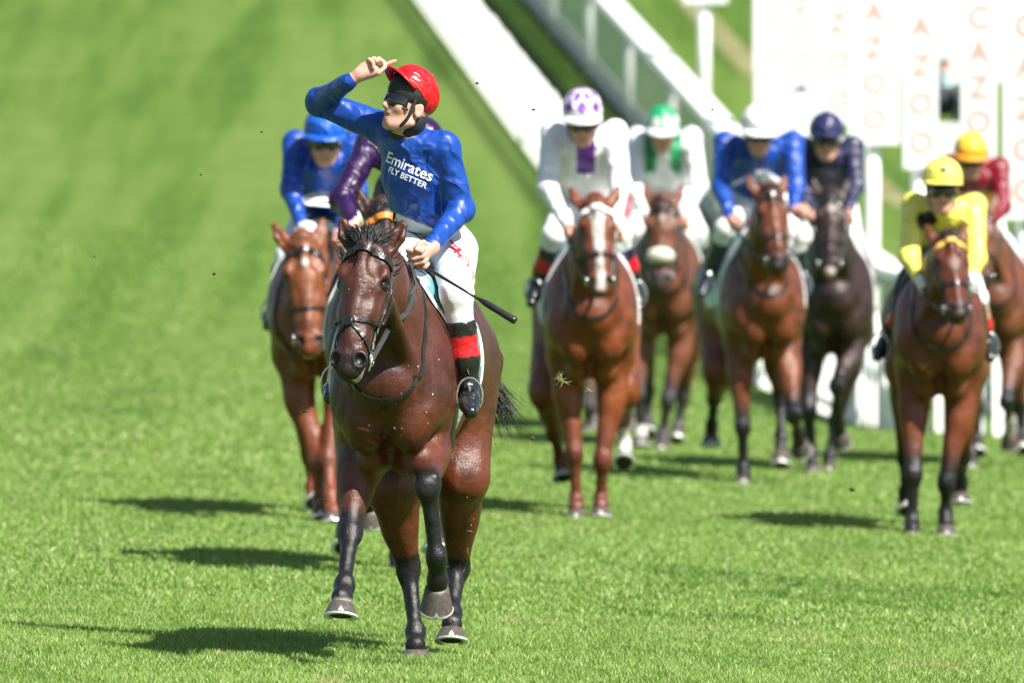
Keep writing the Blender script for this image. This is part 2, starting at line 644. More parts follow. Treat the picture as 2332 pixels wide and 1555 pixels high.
def make_hoof(parent, C, T, fwd, colour='horn', shoe=True, scale=1.0):
    a = norm(T - C)
    f = norm(np.asarray(fwd, float) - a * np.dot(fwd, a))
    s = np.cross(a, f)
    H = np.linalg.norm(T - C)
    n = 20
    rings = [(0.0, 0.043, 0.046, 0.0), (0.12, 0.049, 0.052, 0.002), (0.5, 0.056, 0.06, 0.008), (1.0, 0.066, 0.07, 0.02)]
    V = []
    for (t, rs, rf, sh) in rings:
        for k in range(n):
            q = 2 * math.pi * k / n
            cf = math.cos(q)
            ff = rf * scale * (cf if cf > 0 else cf * 0.86)
            V.append(C + a * H * t + f * (ff + sh) + s * rs * scale * math.sin(q))
    F = []
    for i in range(len(rings) - 1):
        for k in range(n):
            F.append((i * n + k, i * n + (k + 1) % n, (i + 1) * n + (k + 1) % n, (i + 1) * n + k))
    F.append(tuple(range(n))[::-1])
    h = mesh_obj('hoof', V, F, M[colour], parent)
    # sole, set in a little
    V2 = [C + a * (H * 0.93) + f * 0.02]
    for k in range(n):
        q = 2 * math.pi * k / n
        cf = math.cos(q)
        V2.append(C + a * (H * 0.995) + f * (0.066 * scale * (cf if cf > 0 else cf * 0.86) + 0.02) + s * 0.062 * scale * math.sin(q))
    mesh_obj('sole', V2, [(0, k + 1, (k + 1) % n + 1) for k in range(n)], M['sole'], h)
    if shoe:
        path = []
        for k in np.linspace(-2.5, 2.5, 25):
            cf = math.cos(k)
            path.append(C + a * (H + 0.002) + f * (0.062 * scale * (cf if cf > 0 else cf * 0.86) + 0.02) + s * 0.059 * scale * math.sin(k))
        v, fc = tube_arrays(path, 0, flat=(0.02, 0.008), nrm=[a] * len(path))
        fc = [tuple(q) for q in fc] + [(3, 2, 1, 0), (96, 97, 98, 99)]
        mesh_obj('horseshoe', v, fc, M['alloy'], h, smooth=False)
        mb = MB()
        tip = C + a * H + f * (0.07 * scale + 0.02)
        mb.add([tip + s * 0.012, tip - s * 0.012, tip - a * 0.02 - f * 0.003, tip + s * 0.012 + f * 0.004, tip - s * 0.012 + f * 0.004, tip - a * 0.02 + f * 0.002],
               [(0, 1, 2), (3, 5, 4), (0, 3, 4, 1), (1, 4, 5, 2), (2, 5, 3, 0)])
        mb.build('toe_clip', M['alloy'], h)
    return h

def make_horse(c):
    D = c['D']
    h = c.get('res', 0.014)
    x0 = P(c['cx'], 900, D)[0]
    g0 = gz(x0, D)
    psi = c.get('yaw', 0.0)
    cs, sn = math.cos(psi), math.sin(psi)
    dz = c.get('dz', 0.0)
    K = c.get('size', 1.0)
    def L(x, y, z):
        x, y, z = x * K, y * K, z * K
        return np.array([x0 + x * cs + y * sn, D - x * sn + y * cs, g0 + dz + z])
    side = np.array([cs, -sn, 0.0])
    root = empty('racehorse', (x0, D, g0), c['label'], 'horse', 'horses in the race')
    # ---- head frame
    pp, mm = c['poll'], c['muzzle']
    Hp = P(pp[0], pp[1], D + pp[2])
    Hm = P(mm[0], mm[1], D + mm[2])
    ax = norm(Hm - Hp)
    hy = c.get('headyaw', 0.0)
    roll = c.get('headroll', 0.0)
    lat = np.array([math.cos(hy), -math.sin(hy), roll])
    lat = norm(lat - ax * np.dot(lat, ax))
    nf = np.cross(ax, lat)
    if nf[1] > 0:
        nf = -nf
    HS = np.linalg.norm(Hm - Hp) / 0.58
    HS = float(np.clip(HS, 0.88, 1.1))
    def Hd(s_, l_, v_):
        return Hp + HS * (ax * s_ + lat * l_ + nf * v_)
    HA = np.array([lat, ax, nf])
    # ---- legs
    sw = c.get('shoulderw', .95)
    lg = {}
    for key, sg in (('FL', -1), ('FR', 1), ('HL', -1), ('HR', 1)):
        pts = [P(q[0], q[1], D + q[2]) for q in c[key]]
        if key[0] == 'F':
            lg[key] = [L(sg * 0.13 * sw, -0.10, 1.06), L(sg * 0.15 * sw, 0.05, 0.87)] + pts
        else:
            st = c.get('stifle' + key[1])
            lg[key] = [L(sg * 0.13, 1.18, 1.18), P(st[0], st[1], D + st[2]) if st else L(sg * 0.175, 0.92, 0.9)] + pts
    allp = np.array([p for k in lg for p in lg[k]] + [L(-.33, -.4, .6), L(.33, 1.55, 1.65), L(-.33, 1.55, .7), L(.33, -.4, .6), Hp, Hm, Hd(-.2, 0.1, .1), Hd(-.2, -.1, .1), Hd(.62, 0, .1)])
    F = Field(allp.min(0) - 0.12, allp.max(0) + 0.12, h)
    # ---- trunk
    secs = [(-0.26, 1.13, .13, .13), (-0.16, 1.13, .19, .22), (0.0, 1.15, .215, .315), (0.2, 1.165, .225, .385), (0.5, 1.15, .245, .365),
            (0.8, 1.19, .262, .33), (1.05, 1.24, .245, .28), (1.25, 1.23, .215, .25), (1.42, 1.18, .14, .17)]
    F.loft([(L(0, y, z), w * K, hh * K) for y, z, w, hh in secs], side, kin=0.07)
    fat = c.get('fat', 1.0)
    for sg in (-1, 1):
        lv = side * sg
        # shoulder blade mass, point of shoulder, triceps
        A = np.array([side, norm(L(0, .35, .4) - L(0, 0, 0)), norm(np.cross(side, norm(L(0, .35, .4) - L(0, 0, 0))))])
        F.ell(L(sg * .135 * sw, -0.02, 1.16), (.105 * K * fat, .25 * K, .155 * K), A, 0.08)
        F.ell(L(sg * .165 * sw, -0.165, 1.05), (.08 * K * fat, .1 * K, .13 * K), None, 0.035)
        F.cap(L(sg * .125, -.325, 1.14), L(sg * .15, -.285, .93), .006, .005, .025, sub=True)
        F.ell(L(sg * .195 * sw, 0.10, 1.0), (.065 * K * fat, .14 * K, .15 * K), None, 0.07)
        # pectorals
        F.ell(L(sg * .088, -0.215, .985), (.095 * K, .1 * K, .14 * K), None, 0.03)
        F.ell(L(sg * .075, -0.06, .82), (.07 * K, .12 * K, .08 * K), None, 0.06)
        # neck-to-shoulder band, edge of the shoulder blade
        F.cap(L(sg * .085, -.2, 1.27), L(sg * .165 * sw, -.235, 1.02), .052 * K, .045 * K, 0.016)
        F.cap(L(sg * .2, .12, 1.3), L(sg * .235 * sw, -.02, 1.04), .03 * K, .035 * K, 0.03)
        # haunch
        F.ell(L(sg * .135, 1.12, 1.12), (.132 * K, .28 * K, .27 * K), None, 0.09)
        F.ell(L(sg * .13, 1.32, 1.04), (.1 * K, .14 * K, .24 * K), None, 0.06)
        F.ell(L(sg * .15, .86, 1.34), (.07 * K, .08 * K, .05 * K), None, 0.08)
    F.ell(L(0, .22, 1.5), (.07 * K, .3 * K, .07 * K), None, 0.1)
    F.cap(L(0, -0.345, 1.1), L(0, -0.315, .86), 0.006, 0.006, 0.03, sub=True)
    # ---- neck
    nb = L(0, 0.04, 1.27)
    nk = Hd(0.06, 0, -0.085)
    mid = c.get('neckdrop', 0.0)
    n1 = nb * 0.68 + nk * 0.32 + np.array([0, -0.02, 0.01 + mid])
    n2 = nb * 0.34 + nk * 0.66 + np.array([0, 0.0, 0.02 + mid])
    nfat = c.get('neckw', 1.0)
    F.loft([(nb, .165 * K * nfat, .285 * K), (n1, .125 * K * nfat, .215 * K), (n2, .092 * K * nfat, .16 * K), (nk, .07 * K, .105 * K)], side, kin=0.06)
    F.cap(L(0, -.2, 1.2), Hd(0.2, 0, -0.16), 0.075 * K, 0.045 * K, 0.06)          # windpipe
    for sg in (-1, 1):                                                        # muscle over the jugular groove
        F.cap(L(sg * .1, -.2, 1.13), Hd(0.2, sg * .06, -.14), .045 * K, .03 * K, 0.03)
    # ---- head
    hk = 0.03
    F.loft([(Hd(-.01, 0, -.01), .062 * HS, .072 * HS), (Hd(.1, 0, .0), .088 * HS, .092 * HS), (Hd(.2, 0, -.005), .093 * HS, .1 * HS), (Hd(.32, 0, .0), .08 * HS, .088 * HS),
            (Hd(.43, 0, .005), .063 * HS, .073 * HS), (Hd(.52, 0, .0), .06 * HS, .06 * HS), (Hd(.565, 0, .0), .054 * HS, .046 * HS)], lat, kin=0.035)
    F.cap(Hd(.06, 0, .052), Hd(.46, 0, .043), .054 * HS, .03 * HS, 0.022)                        # face plate / nasal bone
    F.cap(Hd(.2, 0, -.1), Hd(.5, 0, -.05), .05 * HS, .033 * HS, 0.04)
    F.ell(Hd(.57, 0, -.042), (.042 * HS, .036 * HS, .03 * HS), HA, 0.016)                        # chin
    F.ell(Hd(.578, 0, .008), (.05 * HS, .034 * HS, .04 * HS), HA, 0.02)                        # upper lip
    for sg in (-1, 1):
        F.ell(Hd(.225, sg * .047, -.085), (.036 * HS, .1 * HS, .085 * HS), HA, 0.03)            # jowl
        F.ell(Hd(.165, sg * .082, .04), (.027 * HS, .042 * HS, .03 * HS), HA, 0.025)            # brow
        F.cap(Hd(.225, sg * .088, .012), Hd(.37, sg * .076, .014), .017 * HS, .01 * HS, 0.014)   # facial crest
        F.ell(Hd(.12, sg * .055, .085), (.03, .05, .012), HA, 0.03, sub=True)                   # hollow over the eye
        F.ell(Hd(.535, sg * .048, .036), (.03 * HS, .042 * HS, .034 * HS), HA, 0.014)               # nostril rim
        F.ell(Hd(.205, sg * .105, .034), (.026, .03, .028), HA, 0.01, sub=True)               # socket
        F.cap(Hd(.176, sg * .082, .05), Hd(.186, sg * .099, .012), .014 * HS, .012 * HS, 0.012)       # lids
        F.cap(Hd(.228, sg * .08, .044), Hd(.226, sg * .094, .012), .009 * HS, .009 * HS, 0.012)
        F.ell(Hd(.545, sg * .054, .066), (.023 * HS, .03 * HS, .03 * HS), HA, 0.006, sub=True)  # nostril
        F.cap(Hd(.3, sg * .05, .095), Hd(.47, sg * .045, .082), .014, .01, 0.03, sub=True)
        # ear
        et = c.get('ears', ((-.145, .125, .0), (-.145, .125, .0)))[0 if sg < 0 else 1]
        e0 = Hd(.04, sg * .064, -.004)
        e2 = Hd(et[0], sg * et[1], et[2])
        e1 = e0 * 0.52 + e2 * 0.48 + lat * sg * .008
        ed = norm(e2 - e0)
        es = norm(lat - ed * np.dot(lat, ed))
        F.loft([(e0, .034 * HS, .03 * HS), (e1, .037 * HS, .022 * HS), (e1 * .35 + e2 * .65, .022 * HS, .014 * HS), (e2, .004, .004)], es, kin=0.012)
        en = nf - ed * np.dot(nf, ed)
        en = norm(en + lat * sg * 0.5)
        F.cap(e0 * .65 + e1 * .35 + en * .03, e1 * .45 + e2 * .55 + en * .014, .016 * HS, .006, 0.008, sub=True)
    if h < 0.011:
        F.ell(Hd(.592, 0, -.018), (.06, .05, .0045), HA, 0.008, sub=True)          # mouth line
    # ---- legs
    back = np.array([0, 1.0, 0])
    for key in ('FL', 'FR'):
        S, E, Kn, Ft, C, T = lg[key]
        F.cap(S, E, .1 * K, .085 * K, 0.06)
        fa = norm(Kn - E)
        F.cap(E, Kn, .085 * K, .043 * K, 0.05)
        bk = norm(back - fa * np.dot(back, fa))
        F.ell(E * .7 + Kn * .3 - bk * .012, (.078 * K, .068 * K, .15 * K), np.array([side, norm(np.cross(fa, side)), fa]), 0.05)
        F.ell(E * .62 + Kn * .38 + bk * .02, (.05 * K, .05 * K, .15 * K), np.array([side, norm(np.cross(fa, side)), fa]), 0.04)
        fo = side * (1 if key == 'FR' else -1)
        F.cap(E * .9 + Kn * .1 + fo * .04 - bk * .03, E * .3 + Kn * .7 + fo * .016 - bk * .012, .045 * K, .02 * K, 0.012)
        F.cap(E * .85 + Kn * .15 - fo * .03 - bk * .028, E * .4 + Kn * .6 - fo * .012 - bk * .02, .04 * K, .018 * K, 0.012)
        ca = norm(Ft - Kn)
        kx = norm(fa + ca)
        F.ell(Kn, (.05 * K, .044 * K, .066 * K), np.array([side, norm(np.cross(kx, side)), kx]), 0.025)
        F.cap(Kn, Ft, .036 * K, .0275 * K, 0.025)
        F.ell(Kn - ca * .03 + fo * .024, (.024 * K, .034 * K, .024 * K), None, .012)
        F.ell(Kn + ca * .028 - fo * .02, (.026 * K, .034 * K, .022 * K), None, .012)
        bk2 = norm(back - ca * np.dot(back, ca)) if key != c.get('folded') else norm(-back - ca * np.dot(-back, ca)) * -1
        F.cap(Kn + bk2 * .022 + ca * .05, Ft + bk2 * .025, .02 * K, .018 * K, 0.018)
        F.ell(Ft, (.035 * K, .036 * K, .045 * K), None, 0.03)
        F.ell(Ft + bk2 * .022, (.026 * K, .026 * K, .03 * K), None, 0.03)
        F.cap(Ft, C, .031 * K, .038 * K, 0.03)
        F.cap(C, C * .6 + T * .4, .043 * K, .04 * K, 0.015)
    for key in ('HL', 'HR'):
        Hp_, St, Hk, Ft, C, T = lg[key]
        F.cap(Hp_, St, .165 * K, .115 * K, 0.08)
        ga = norm(Hk - St)
        F.cap(St, Hk, .098 * K, .043 * K, 0.05)
        gb = norm(back - ga * np.dot(back, ga))
        F.ell(St * .68 + Hk * .32 + gb * .03, (.072 * K, .08 * K, .16 * K), np.array([side, norm(np.cross(ga, side)), ga]), 0.05)
        ho = side * (1 if key == 'HR' else -1)
        F.ell(St - gb * .06 + ho * .03, (.055 * K, .05 * K, .06 * K), None, .03)
        F.cap(Hp_ + ho * .115 + np.array([0, .1, .0]) * K, St * .6 + Hk * .4 + ho * .05 + gb * .05, .07 * K, .035 * K, 0.022)
        F.cap(St + ho * .04 - gb * .03, St * .35 + Hk * .65 + ho * .016 - gb * .01, .045 * K, .018 * K, 0.014)
        ca = norm(Ft - Hk)
        cb = norm(back - ca * np.dot(back, ca))
        F.ell(Hk, (.044 * K, .055 * K, .07 * K), np.array([side, norm(np.cross(ca, side)), ca]), 0.03)
        F.cap(St * .25 + Hk * .75 + gb * .045, Hk + cb * .062 - ca * .035, .016, .024 * K, 0.02)   # hamstring to point of hock
        F.cap(Hk + cb * .055 - ca * .03, Hk + cb * .03 + ca * .09, .024 * K, .02 * K, 0.02)
        F.cap(Hk, Ft, .037 * K, .027 * K, 0.03)
        F.cap(Hk + cb * .03 + ca * .07, Ft + cb * .024, .018 * K, .017 * K, 0.018)
        F.ell(Ft, (.034 * K, .035 * K, .044 * K), None, 0.03)
        F.ell(Ft + cb * .022, (.026 * K, .026 * K, .03 * K), None, 0.03)
        F.cap(Ft, C, .03 * K, .037 * K, 0.03)
        F.cap(C, C * .6 + T * .4, .041 * K, .038 * K, 0.015)
    # dock of the tail
    td = c.get('tail', ((0.1, 1.62, 1.15), (0.18, 1.7, .85)))
    F.cap(L(0, 1.42, 1.34), L(td[0][0] * .4, td[0][1] - .06, td[0][2] + .05), .045 * K, .03 * K, 0.04)
    if c.get('folds'):
        # skin folds and fine muscle relief
        F.wrinkle(0.0011, 26.0, seed=3, stretch=(1.0, 0.6, 0.5))
    V, Q = F.mesh()
    # ---- markings
    coat = np.array(c['coat'])
    col = np.tile(coat, (len(V), 1))
    low = np.array(c.get('belly', coat * 1.15))
    # warmer lower limbs and flanks
    zz = V[:, 2] - g0 - dz
    wrm = sstep(1.15, 0.75, zz)[:, None]
    col = col * (1 - wrm) + low * wrm
    pts_c = np.array(c.get('points', (0.012, 0.011, 0.012)))
    dark = np.zeros(len(V))
    best = np.full(len(V), 9.0)
    for key in lg:
        q = lg[key]
        j = 2
        up_, kn = q[1], q[2]
        d, t = seg_dist(V, up_, kn)
        lim = 0.62 if key[0] == 'F' else 0.74
        m = d < 0.1
        v = sstep(lim, lim + .3, t)
        dark = np.where(m & (zz < 0.86), np.maximum(dark, v), dark)
        for a, b in ((q[2], q[3]), (q[3], q[4]), (q[4], q[5])):
            d, t = seg_dist(V, a, b)
            dark = np.where((d < 0.085) & (zz < .74), 1.0, dark)
    dark *= c.get('pointamt', 1.0)
    # muzzle, ear tips, crest, under-eye
    ss = ((V - Hp) @ ax) / HS
    ll = ((V - Hp) @ lat) / HS
    vv = ((V - Hp) @ nf) / HS
    inhead = (np.abs(ll) < .13) & (vv > -.2) & (vv < .16) & (ss > -.2) & (ss < .68)
    mz = sstep(.45, .55, ss) * inhead * c.get('muzzledark', .85)
    dark = np.maximum(dark, mz)
    dark = np.maximum(dark, sstep(-.1, -.14, ss) * inhead * .9)
    eyed = np.sqrt((ss - .205) ** 2 + (np.abs(ll) - .095) ** 2 + (vv - .03) ** 2)
    dark = np.maximum(dark, sstep(.045, .022, eyed) * inhead * .9)
    nsd = np.sqrt((ss - .545) ** 2 + (np.abs(ll) - .054) ** 2 + (vv - .058) ** 2)
    dark = np.maximum(dark, sstep(.03, .016, nsd) * inhead)
    col = col * (1 - dark[:, None]) + pts_c * dark[:, None]
    # inside nostril nearly black
    nb_ = (sstep(.034, .027, nsd) * inhead)[:, None]
    col = col * (1 - nb_) + np.array([.004, .003, .003]) * nb_
    white = np.zeros(len(V))
    mk = c.get('marks', {})
    front = inhead & (vv > .0)
    if 'blaze' in mk:
        for (s0, s1, w0, w1) in mk['blaze']:
            t = np.clip((ss - s0) / (s1 - s0), 0, 1)
            wdt = w0 + (w1 - w0) * t
            inside = sstep(wdt + .006, wdt - .006, np.abs(ll)) * sstep(s0 - .012, s0 + .012, ss) * sstep(s1 + .012, s1 - .012, ss)
            white = np.maximum(white, inside * front)
    if 'star' in mk:
        s0, l0, r0 = mk['star']
        rr = np.sqrt((ss - s0) ** 2 + (ll - l0) ** 2)
        white = np.maximum(white, sstep(r0 + .008, r0 - .008, rr) * front)
    if 'lip' in mk:
        white = np.maximum(white, (ss > .55) * (vv < .01) * (ll > mk['lip']) * inhead * .9)
    for key, (t0, amt) in mk.get('socks', {}).items():
        q = lg[key]
        chain = [q[2], q[3], q[4], q[5]]
        Lt = [np.linalg.norm(b - a) for a, b in zip(chain[:-1], chain[1:])]
        tot = sum(Lt)
        accu = 0
        for (a, b), l_ in zip(zip(chain[:-1], chain[1:]), Lt):
            d, t = seg_dist(V, a, b)
            pos = (accu + t * l_) / tot
            white = np.where(d < .075, np.maximum(white, sstep(t0 - .04, t0 + .02, pos) * amt), white)
            accu += l_
    wc = np.array(mk.get('white', (.62, .58, .54)))
    col = col * (1 - white[:, None]) + wc * white[:, None]
    body = mesh_obj('body', V, Q, M['coat'], root, colors=col)
    # ---- eyes
    for sg in (-1, 1):
        ce = Hd(.205, sg * .0815, .024)
        vv_, ff_ = sphere_arrays(ce, .0265 * HS, 16, 12)
        mesh_obj('eye', vv_, ff_, M['eye'], root)
    # ---- hooves
    hc = c.get('hoofcol', {})
    for key in lg:
        q = lg[key]
        make_hoof(root, q[4] * .72 + q[5] * .28, q[5], c.get('hooffwd', {}).get(key, (0, -1, 0.0)), hc.get(key, 'horn'), True, K)
    # ---- mane, forelock, tail
    hm = M[c.get('hairmat', 'hair')]
    rg = np.random.default_rng(c.get('seed', 1))
    nst = c.get('strands', 60)
    paths = []
    for i in range(nst):
        l0 = rg.normal(0, .02)
        p0 = Hd(.03 + rg.random() * .03, l0, .06)
        p0 = F.snap(p0, -.003)[0][0]
        dirn = c.get('forelock', (0, 0.4, 1.0))
        out = norm(np.array([l0 * 15 + rg.normal(0, .09), dirn[1] + rg.normal(0, .3), dirn[2] + rg.normal(0, .06)]))
        ln = (.07 + rg.random() * .04) * c.get('forelen', 1.0)
        droop = np.array([out[0] * .7, .35, -.25]) * ln
        paths.append(np.array([p0 + out * ln * t + droop * t * t for t in np.linspace(0, 1, 5)]))
    strand_mesh(paths, .0012 if h < .011 else .0045, hm, 'forelock', root)
    paths = []
    for i in range(int(nst * 1.6)):                      # bridle path and mane blowing off the crest
        t = .22 + .78 * rg.random()
        cpt = nk * (1 - t) + nb * t
        upn = norm(np.cross(side, nb - nk))
        if upn[2] < 0:
            upn = -upn
        p0, _ = F.out(cpt[None], upn[None], -.004)
        p0 = p0[0]
        sdir = c.get('maneside', 1)
        out = norm(np.array([sdir * (.7 + rg.normal(0, .2)), .6 + rg.normal(0, .15), .15 + rg.normal(0, .12)]))
        ln = .07 + rg.random() * .06
        paths.append(np.array([p0 + out * ln * q - np.array([0, 0, .1]) * q * q for q in np.linspace(0, 1, 5)]))
    if c.get('tufts'):
        for sgx, (bs, bl, bv) in ((-1, (.05, -.1, -.03)), (1, (.05, .1, -.03))):
            tp = []
            for i in range(26):
                p0 = Hd(bs + rg.random() * .09, bl + rg.normal(0, .008), bv + rg.normal(0, .01))
                out = norm(np.array([sgx * (1 + rg.random() * .5), rg.normal(0, .4), rg.normal(.25, .55)]))
                ln = .02 + rg.random() * .035
                tp.append(np.array([p0 + out * ln * q + np.array([0, 0, .03]) * q * q * rg.random() for q in np.linspace(0, 1, 4)]))
            strand_mesh(tp, .0016, hm, 'hair_tuft', root)
    strand_mesh(paths, .0012 if h < .011 else .0045, hm, 'mane', root)
    paths = []
    t0 = L(td[0][0] * .4, td[0][1] - .06, td[0][2] + .05)
    for i in range(c.get('tailstrands', 70)):
        e = L(*td[1]) + rg.normal(0, 1, 3) * np.array([.045, .07, .06])
        m_ = L(*td[0]) + rg.normal(0, 1, 3) * np.array([.025, .04, .03])
        s0 = t0 + rg.normal(0, .012, 3)
        k = rg.random() ** .5
        paths.append(np.array([(1 - t) ** 2 * s0 + 2 * t * (1 - t) * m_ + t * t * e for t in np.linspace(0, k, 7)]))
    strand_mesh(paths, .0024 if h < .011 else .006, hm, 'tail', root)
    # ---- tack
    fine = h < .011
    lt = M['leather']
    def headring(s_of_phi, phis, off=.001):
        o = np.array([Hd(s_of_phi(p), 0, -.02) for p in phis])
        d = np.array([lat * math.cos(p) + nf * math.sin(p) for p in phis])
        return F.out(o, d, off, rmax=.3)
    bridle = empty_child('bridle', root)
    w = .026 if fine else .03
    n = 49
    ph = np.linspace(R(-8), R(188), n)
    p_, n_ = headring(lambda p: .075 + .035 * abs(math.cos(p)) ** 2, ph, .002)
    bm = c.get('browband')
    strap('browband', p_, n_, w, .007, bm or lt, bridle)
    if c.get('noseband', True):
        p_, n_ = headring(lambda p: .385 - .02 * abs(math.cos(p)), np.linspace(R(-60), R(240), n), .002)
        strap('noseband', p_, n_, .016 if fine else .022, .005, c.get('noseband_mat') or lt, bridle)
    if c.get('grackle'):
        cen, cn = headring(lambda p: .392, [R(96)], .002)
        v_, f_ = disc_arrays(cen[0] + cn[0] * .004, cn[0], .023, .008)
        mesh_obj('noseband_rosette', v_, f_, lt, bridle, smooth=False)
        for sg, a0, a1 in ((1, 90, 0), (-1, 102, 180)):
            ph2 = np.linspace(R(a0), R(a1), 12)
            p_, n_ = headring(lambda p, a0=a0, a1=a1: .395 + .115 * abs((math.degrees(p) - a0) / (a1 - a0)) ** .85, ph2, .003)
            strap('lower_noseband', p_, n_, .015, .005, lt, bridle)
    if c.get('sheepskin'):
        p_, n_ = headring(lambda p: .40, np.linspace(R(42), R(138), 11), .002)
        v_, f_ = tube_arrays(p_ + n_ * .012, [.012, .034, .046, .052, .054, .055, .054, .052, .046, .034, .012], 12)
        mesh_obj('sheepskin_noseband', v_, f_, M['fleece'], bridle)
    rings = []
    for sg in (-1, 1):
        a = R(0) if sg > 0 else R(180)
        o = np.array([Hd(.1 + .395 * t, 0, -.015 - .01 * t) for t in np.linspace(0, 1, 16)])
        d = np.array([lat * math.cos(a) + nf * .03] * 16)
        p_, n_ = F.out(o, d, .003, rmax=.3)
        strap('cheekpiece', p_, n_, .017 if fine else .022, .006, lt, bridle)
        if fine:
            o = np.array([Hd(.115 + .2 * t, 0, -.03 - .07 * math.sin(t * 3.14 * .55)) for t in np.linspace(0, 1, 14)])
            p_, n_ = F.out(o, np.array([lat * math.cos(a)] * 14), .003, rmax=.3)
            strap('throat_lash', p_, n_, .013, .005, lt, bridle)
            for t in (.28, .5, .72, .9):
                i = int(t * 15)
                o = np.array([Hd(.1 + .395 * t, 0, -.013)])
                q_, m_ = F.out(o, np.array([lat * math.cos(a)]), .009, rmax=.3)
                mb = MB().tube([q_[0] - ax * .011, q_[0] + ax * .011], .0045, 6)
                mb.build('buckle', M['steel'], bridle)
        pc, nc = F.out(Hd(.505, 0, -.02)[None], (lat * sg)[None], .006, rmax=.3)
        rc = pc[0] + lat * sg * .006
        path = [rc + .026 * HS * (ax * math.cos(t) + nf * math.sin(t)) for t in np.linspace(0, 2 * math.pi, 19)]
        tube_obj('bit_ring', path, .0042 if fine else .006, M['steel'], bridle, 6)
        if fine:
            tube_obj('bit_cheek', [rc + ax * -.03, rc, rc + ax * .055 + nf * .008], [.004, .006, .004], M['steel'], bridle, 6)
        rings.append(rc)
    root_info = dict(root=root, F=F, L=L, Hd=Hd, rings=rings, side=side, nb=nb, nk=nk, D=D, body=body, lat=lat, nf=nf, axh=ax, c=c, x0=x0, g0=g0)
    # neck strap
    if c.get('neckstrap', True):
        axis = norm(nk - nb)
        cpt = nb * .66 + nk * .34 + np.array([0, 0, -.02])
        tilt = norm(np.array([0, -.35, .95]))
        upv = norm(np.cross(side, axis))
        if upv[2] < 0:
            upv = -upv
        ph2 = np.linspace(0, 2 * math.pi, 97)
        d = np.array([side * math.cos(p) + upv * math.sin(p) + axis * (-.12 * math.sin(p)) for p in ph2])
        p_, n_ = F.out(np.array([cpt] * 97), d, .003, rmax=.6)
        strap('neck_strap', p_, n_, .019 if fine else .024, .006, lt, root)
    # saddle cloth
    if c.get('cloth_mat') is not None:
        def grid(y0, y1, p0, p1, off, nu, nv, skew=0.0):
            PP = []
            for u in np.linspace(0, 1, nu):
                for v in np.linspace(0, 1, nv):
                    ph_ = p0 + (p1 - p0) * v
                    y_ = y0 + (y1 - y0) * u + skew * abs(math.cos(ph_))
                    PP.append((y_, ph_))
            o = np.array([L(0, y_, 1.17) for y_, _ in PP])
            d = np.array([side * math.cos(q) + np.array([0, 0, 1.0]) * math.sin(q) for _, q in PP])
            p1_, n1_ = F.out(o, d, off, rmax=.6)
            return p1_, n1_
        def shell(name, y0, y1, p0, p1, off, th, mat, par, nu=16, nv=30, skew=0.0):
            p1_, n1_ = grid(y0, y1, p0, p1, off, nu, nv, skew)
            p2_ = p1_ + n1_ * th
            Vv = np.vstack([p1_, p2_])
            m_ = nu * nv
            fc = []
            for i in range(nu - 1):
                for j in range(nv - 1):
                    a_ = i * nv + j
                    fc.append((a_, a_ + 1, a_ + nv + 1, a_ + nv))
                    fc.append((m_ + a_, m_ + a_ + nv, m_ + a_ + nv + 1, m_ + a_ + 1))
            ring_ = [j for j in range(nv)] + [i * nv + nv - 1 for i in range(1, nu)] + [(nu - 1) * nv + j for j in range(nv - 2, -1, -1)] + [i * nv for i in range(nu - 2, 0, -1)]
            for a_, b_ in zip(ring_, ring_[1:] + ring_[:1]):
                fc.append((b_, a_, m_ + a_, m_ + b_))
            return mesh_obj(name, Vv, fc, mat, par)
        shell('saddle_cloth', .0, .64, R(-20), R(200), .004, .007, c['cloth_mat'], root, nu=20, nv=36, skew=.06)
        if c.get('cloth_edge', True):
            for yy in (-.005, .645):
                p_, n_ = [], []
                phs = np.linspace(R(-21), R(201), 48)
                o = np.array([L(0, yy + .06 * abs(math.cos(q)), 1.17) for q in phs])
                d = np.array([side * math.cos(q) + np.array([0, 0, 1.0]) * math.sin(q) for q in phs])
                p_, n_ = F.out(o, d, .006, rmax=.6)
                strap('cloth_binding', p_, n_, .02, .008, M['white'], root)
        shell('saddle', .24, .62, R(30), R(150), .014, .022, c.get('saddle_mat') or lt, root, 10, 18)
        phs = np.linspace(R(-172), R(-8), 26)
        o = np.array([L(0, .36, 1.1)] * 26)
        d = np.array([side * math.cos(q) + np.array([0, 0, 1.0]) * math.sin(q) for q in phs])
        p_, n_ = F.out(o, d, .004, rmax=.6)
        strap('girth', p_, n_, .085, .008, c.get('girth_mat') or M['girth'], root)
    return root_info

def empty_child(name, parent):
    o = bpy.data.objects.new(name, None)
    o.parent = parent
    o.empty_display_size = .05
    link(o)
    return o

def sphere_arrays(c, r, nu=16, nv=10, axes=None, rad=None):
    r3 = np.array([r, r, r]) if rad is None else np.array(rad)
    A = np.eye(3) if axes is None else np.asarray(axes)
    V = []
    for i in range(nv + 1):
        th = math.pi * i / nv
        for k in range(nu):
            p = 2 * math.pi * k / nu
            q = np.array([math.sin(th) * math.cos(p), math.sin(th) * math.sin(p), math.cos(th)]) * r3
            V.append(c + q @ A)
    F = []
    for i in range(nv):
        for k in range(nu):
            F.append((i * nu + k, (i + 1) * nu + k, (i + 1) * nu + (k + 1) % nu, i * nu + (k + 1) % nu))
    return np.array(V), np.array(F)

